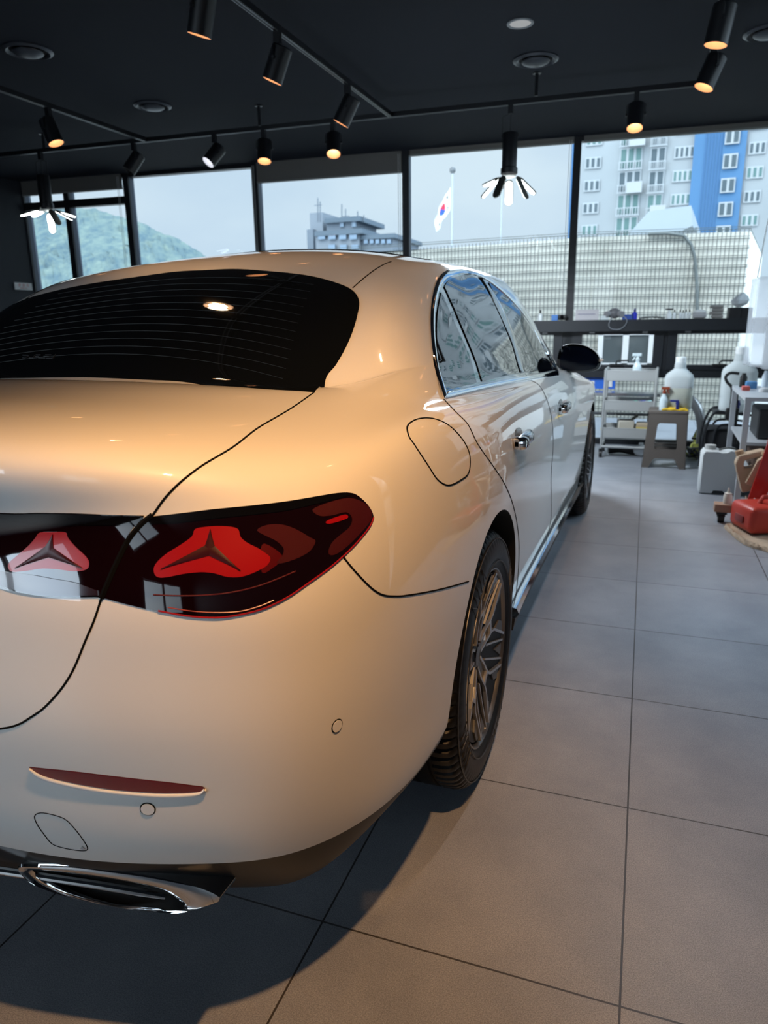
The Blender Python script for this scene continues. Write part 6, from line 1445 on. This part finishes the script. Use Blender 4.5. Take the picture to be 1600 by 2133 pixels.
# --- hand truck frame and black carrier
ht = thing('hand_truck', 'black tubular hand truck with a curved handle beside the large carboy', 'hand truck', (Fy(1520, 900, 4.4).x, 4.4, 0)); y_ = 4.38
m_ = MB(); m_.tube([tuple(v) for v in spl([tuple(Fy(a, b_, y_)) for a, b_ in [(1540,778),(1522,777),(1512,785),(1515,796),(1524,806),(1525,820),(1522,860),(1519,925)]], 6)]+[(Fy(1519, 925, y_).x, y_, .03)], .011, 8); m_.obj('frame_tube', BLACKP, ht)
m_ = MB(); m_.tube([tuple(Fy(1525, 812, y_)), tuple(Fy(1536, 812, y_)), tuple(Fy(1533, 870, y_)), tuple(Fy(1532, 925, y_))], .010, 8); m_.obj('frame_tube', BLACKP, ht)
m_ = MB(); c = Fy(1525, 862, y_); m_.rbox(c, (.09, .05, .09), .01); m_.obj('bracket', BLACKP, ht)
yk = 4.62; k0, k1 = Fy(1466, 900, yk).x, Fy(1556, 900, yk).x; zk = zc2-.004
ck = thing('carrier', 'black wire-framed tool carrier on the floor, with the large carboy standing in it', 'carrier', ((k0+k1)/2, yk, 0))
m_ = MB(); m_.rbox(((k0+k1)/2, yk, zk*.43), (k1-k0, .34, zk*.62), .03); m_.obj('bag', mat('nylon_black', (.010, .011, .014), .7), ck)
m_ = MB(); m_.rbox(((k0+k1)/2+.02, yk+.02, zk-.012), (k1-k0-.06, .30, .022), .008); m_.obj('deck', BLACKP, ck)
for yy in (yk-.17, yk+.16): m_ = MB(); m_.tube([tuple(v) for v in spl([(k0-.0, yy, .02), (k0-.01, yy, zk*.6), (k0+.05, yy, zk*.98), (k0+.16, yy, zk*.99), (k1, yy, zk*.97)], 8)], .010, 8); m_.tube([tuple(v) for v in spl([(k0+.06, yy, zk*.4), (k0+.08, yy, zk*.75), (k0+.16, yy, zk*.82), (k1, yy, zk*.80)], 8)], .009, 8); m_.obj('wire_frame', mat('wire_black', (.02, .022, .026), .3), ck)
m_ = MB(); m_.rbox(((k0+k1)/2, yk, .035), (k1-k0-.04, .3, .06), .02); m_.obj('base', BLACKP, ck)
# yellow-green cable coil and yellow cloth by the carrier
for i, (col_, dz, nm) in enumerate([((.42, .44, .06), .0, 'yellow-green cable heaped on the floor between the stool and the jerrycan'), ((.015, .015, .017), .01, 'black cable tangled over the yellow-green cable beside the stool')]):
    c = fl(1447, 958+4*i); rr_ = random.Random(20+i); pts = []
    for k in range(30): a = k*.9+i; pts.append((c.x+.075*math.cos(a)*(.5+.6*rr_.random()), c.y+.12+.14*math.sin(a)*(.5+.6*rr_.random()), .012+.0055*k*rr_.random()+dz))
    m_ = MB(); m_.tube([tuple(v) for v in spl(pts, 5)], .009, 6); tag(m_.obj('cable', mat('cable_%d' % i, col_, .5)), nm, 'cable')
m_ = MB(); c = fl(1438, 948); V = []; 
rings = []
for k, (w_, z_) in enumerate([(.05, .0), (.06, .03), (.045, .08), (.05, .14), (.03, .20), (.012, .23)]): rings.append([Vector((c.x+.07+w_*math.cos(a)*(1+.3*math.sin(3*a+k)), c.y+.2+w_*math.sin(a), z_)) for a in [2*PI*i/18 for i in range(18)]])
m_.loft(rings); tag(m_.obj('rag', mat('rag_green', (.45, .46, .12), .9), smooth=True), 'crumpled yellow-green rag stuffed beside the carrier', 'rag')
# --- beige jugs low at the right
def jug(px, py, yy, w_, h_, ang, label, zlift):
    q = Fy(px, py, yy); e = thing('jug', label, 'jug', (q.x, yy, zlift)); bm_ = mat('jug_beige', (.50, .38, .27), .5)
    M = Matrix.Translation((q.x, yy, zlift+h_*.5)) @ Matrix.Rotation(ang, 4, 'Y')
    ou = [(-.5,-.5),(.35,-.5),(.5,-.3),(.5,.35),(.3,.5),(-.35,.5),(-.5,.3)]; inn = [(-.28,.12),(.22,.12),(.28,.18),(.25,.30),(.15,.34),(-.2,.34),(-.28,.28)]
    m_ = MB(); pts = [Vector(p) for p in ou+inn]; r_ = delaunay_2d_cdt(pts, [], [list(range(7)), list(range(7, 14))[::-1]], 1, 1e-6); v2, f2 = r_[0], [f for f in r_[2] if not inpoly((sum(r_[0][i].x for i in f)/3, sum(r_[0][i].y for i in f)/3), inn)]
    m_.add([M@Vector((v.x*w_, 0, v.y*h_)) for v in v2], [tuple(f) for f in f2]); o_ = m_.obj('body', bm_, e, smooth=False); md = o_.modifiers.new('s', 'SOLIDIFY'); md.thickness = .10; md.offset = 0; bv_ = o_.modifiers.new('b', 'BEVEL'); bv_.width = .012; bv_.segments = 3
    m_ = MB(); m_.cyl(M@Vector((-w_*.3, 0, h_*.48)), M@Vector((-w_*.3, 0, h_*.6)), .025, n=16); m_.obj('cap', mat('jug_cap', (.45, .30, .18), .5), e)
jug(1575, 960, 3.25, .21, .24, -.30, 'beige plastic jug with a moulded handle, tipped on the low shelf of the rack', .175)
jug(1592, 985, 3.2, .15, .20, .35, 'cream plastic jug at the right edge behind the red handle', .19)
m_ = MB(); q = fl(1562, 1030); m_.loft([[q+Vector((x, .15+y, z)) for x, y, z in ((-.06, 0, 0), (.10, 0, 0), (.12, .1, 0), (-.04, .1, 0))], [q+Vector((x, .15+y, z)) for x, y, z in ((.0, 0, .12), (.10, 0, .15), (.12, .1, .15), (.02, .1, .12))]]); tag(m_.obj('brush_head', mat('brush_black', (.012, .012, .013), .9)), 'black brush block on the floor right of the jerrycan', 'brush')
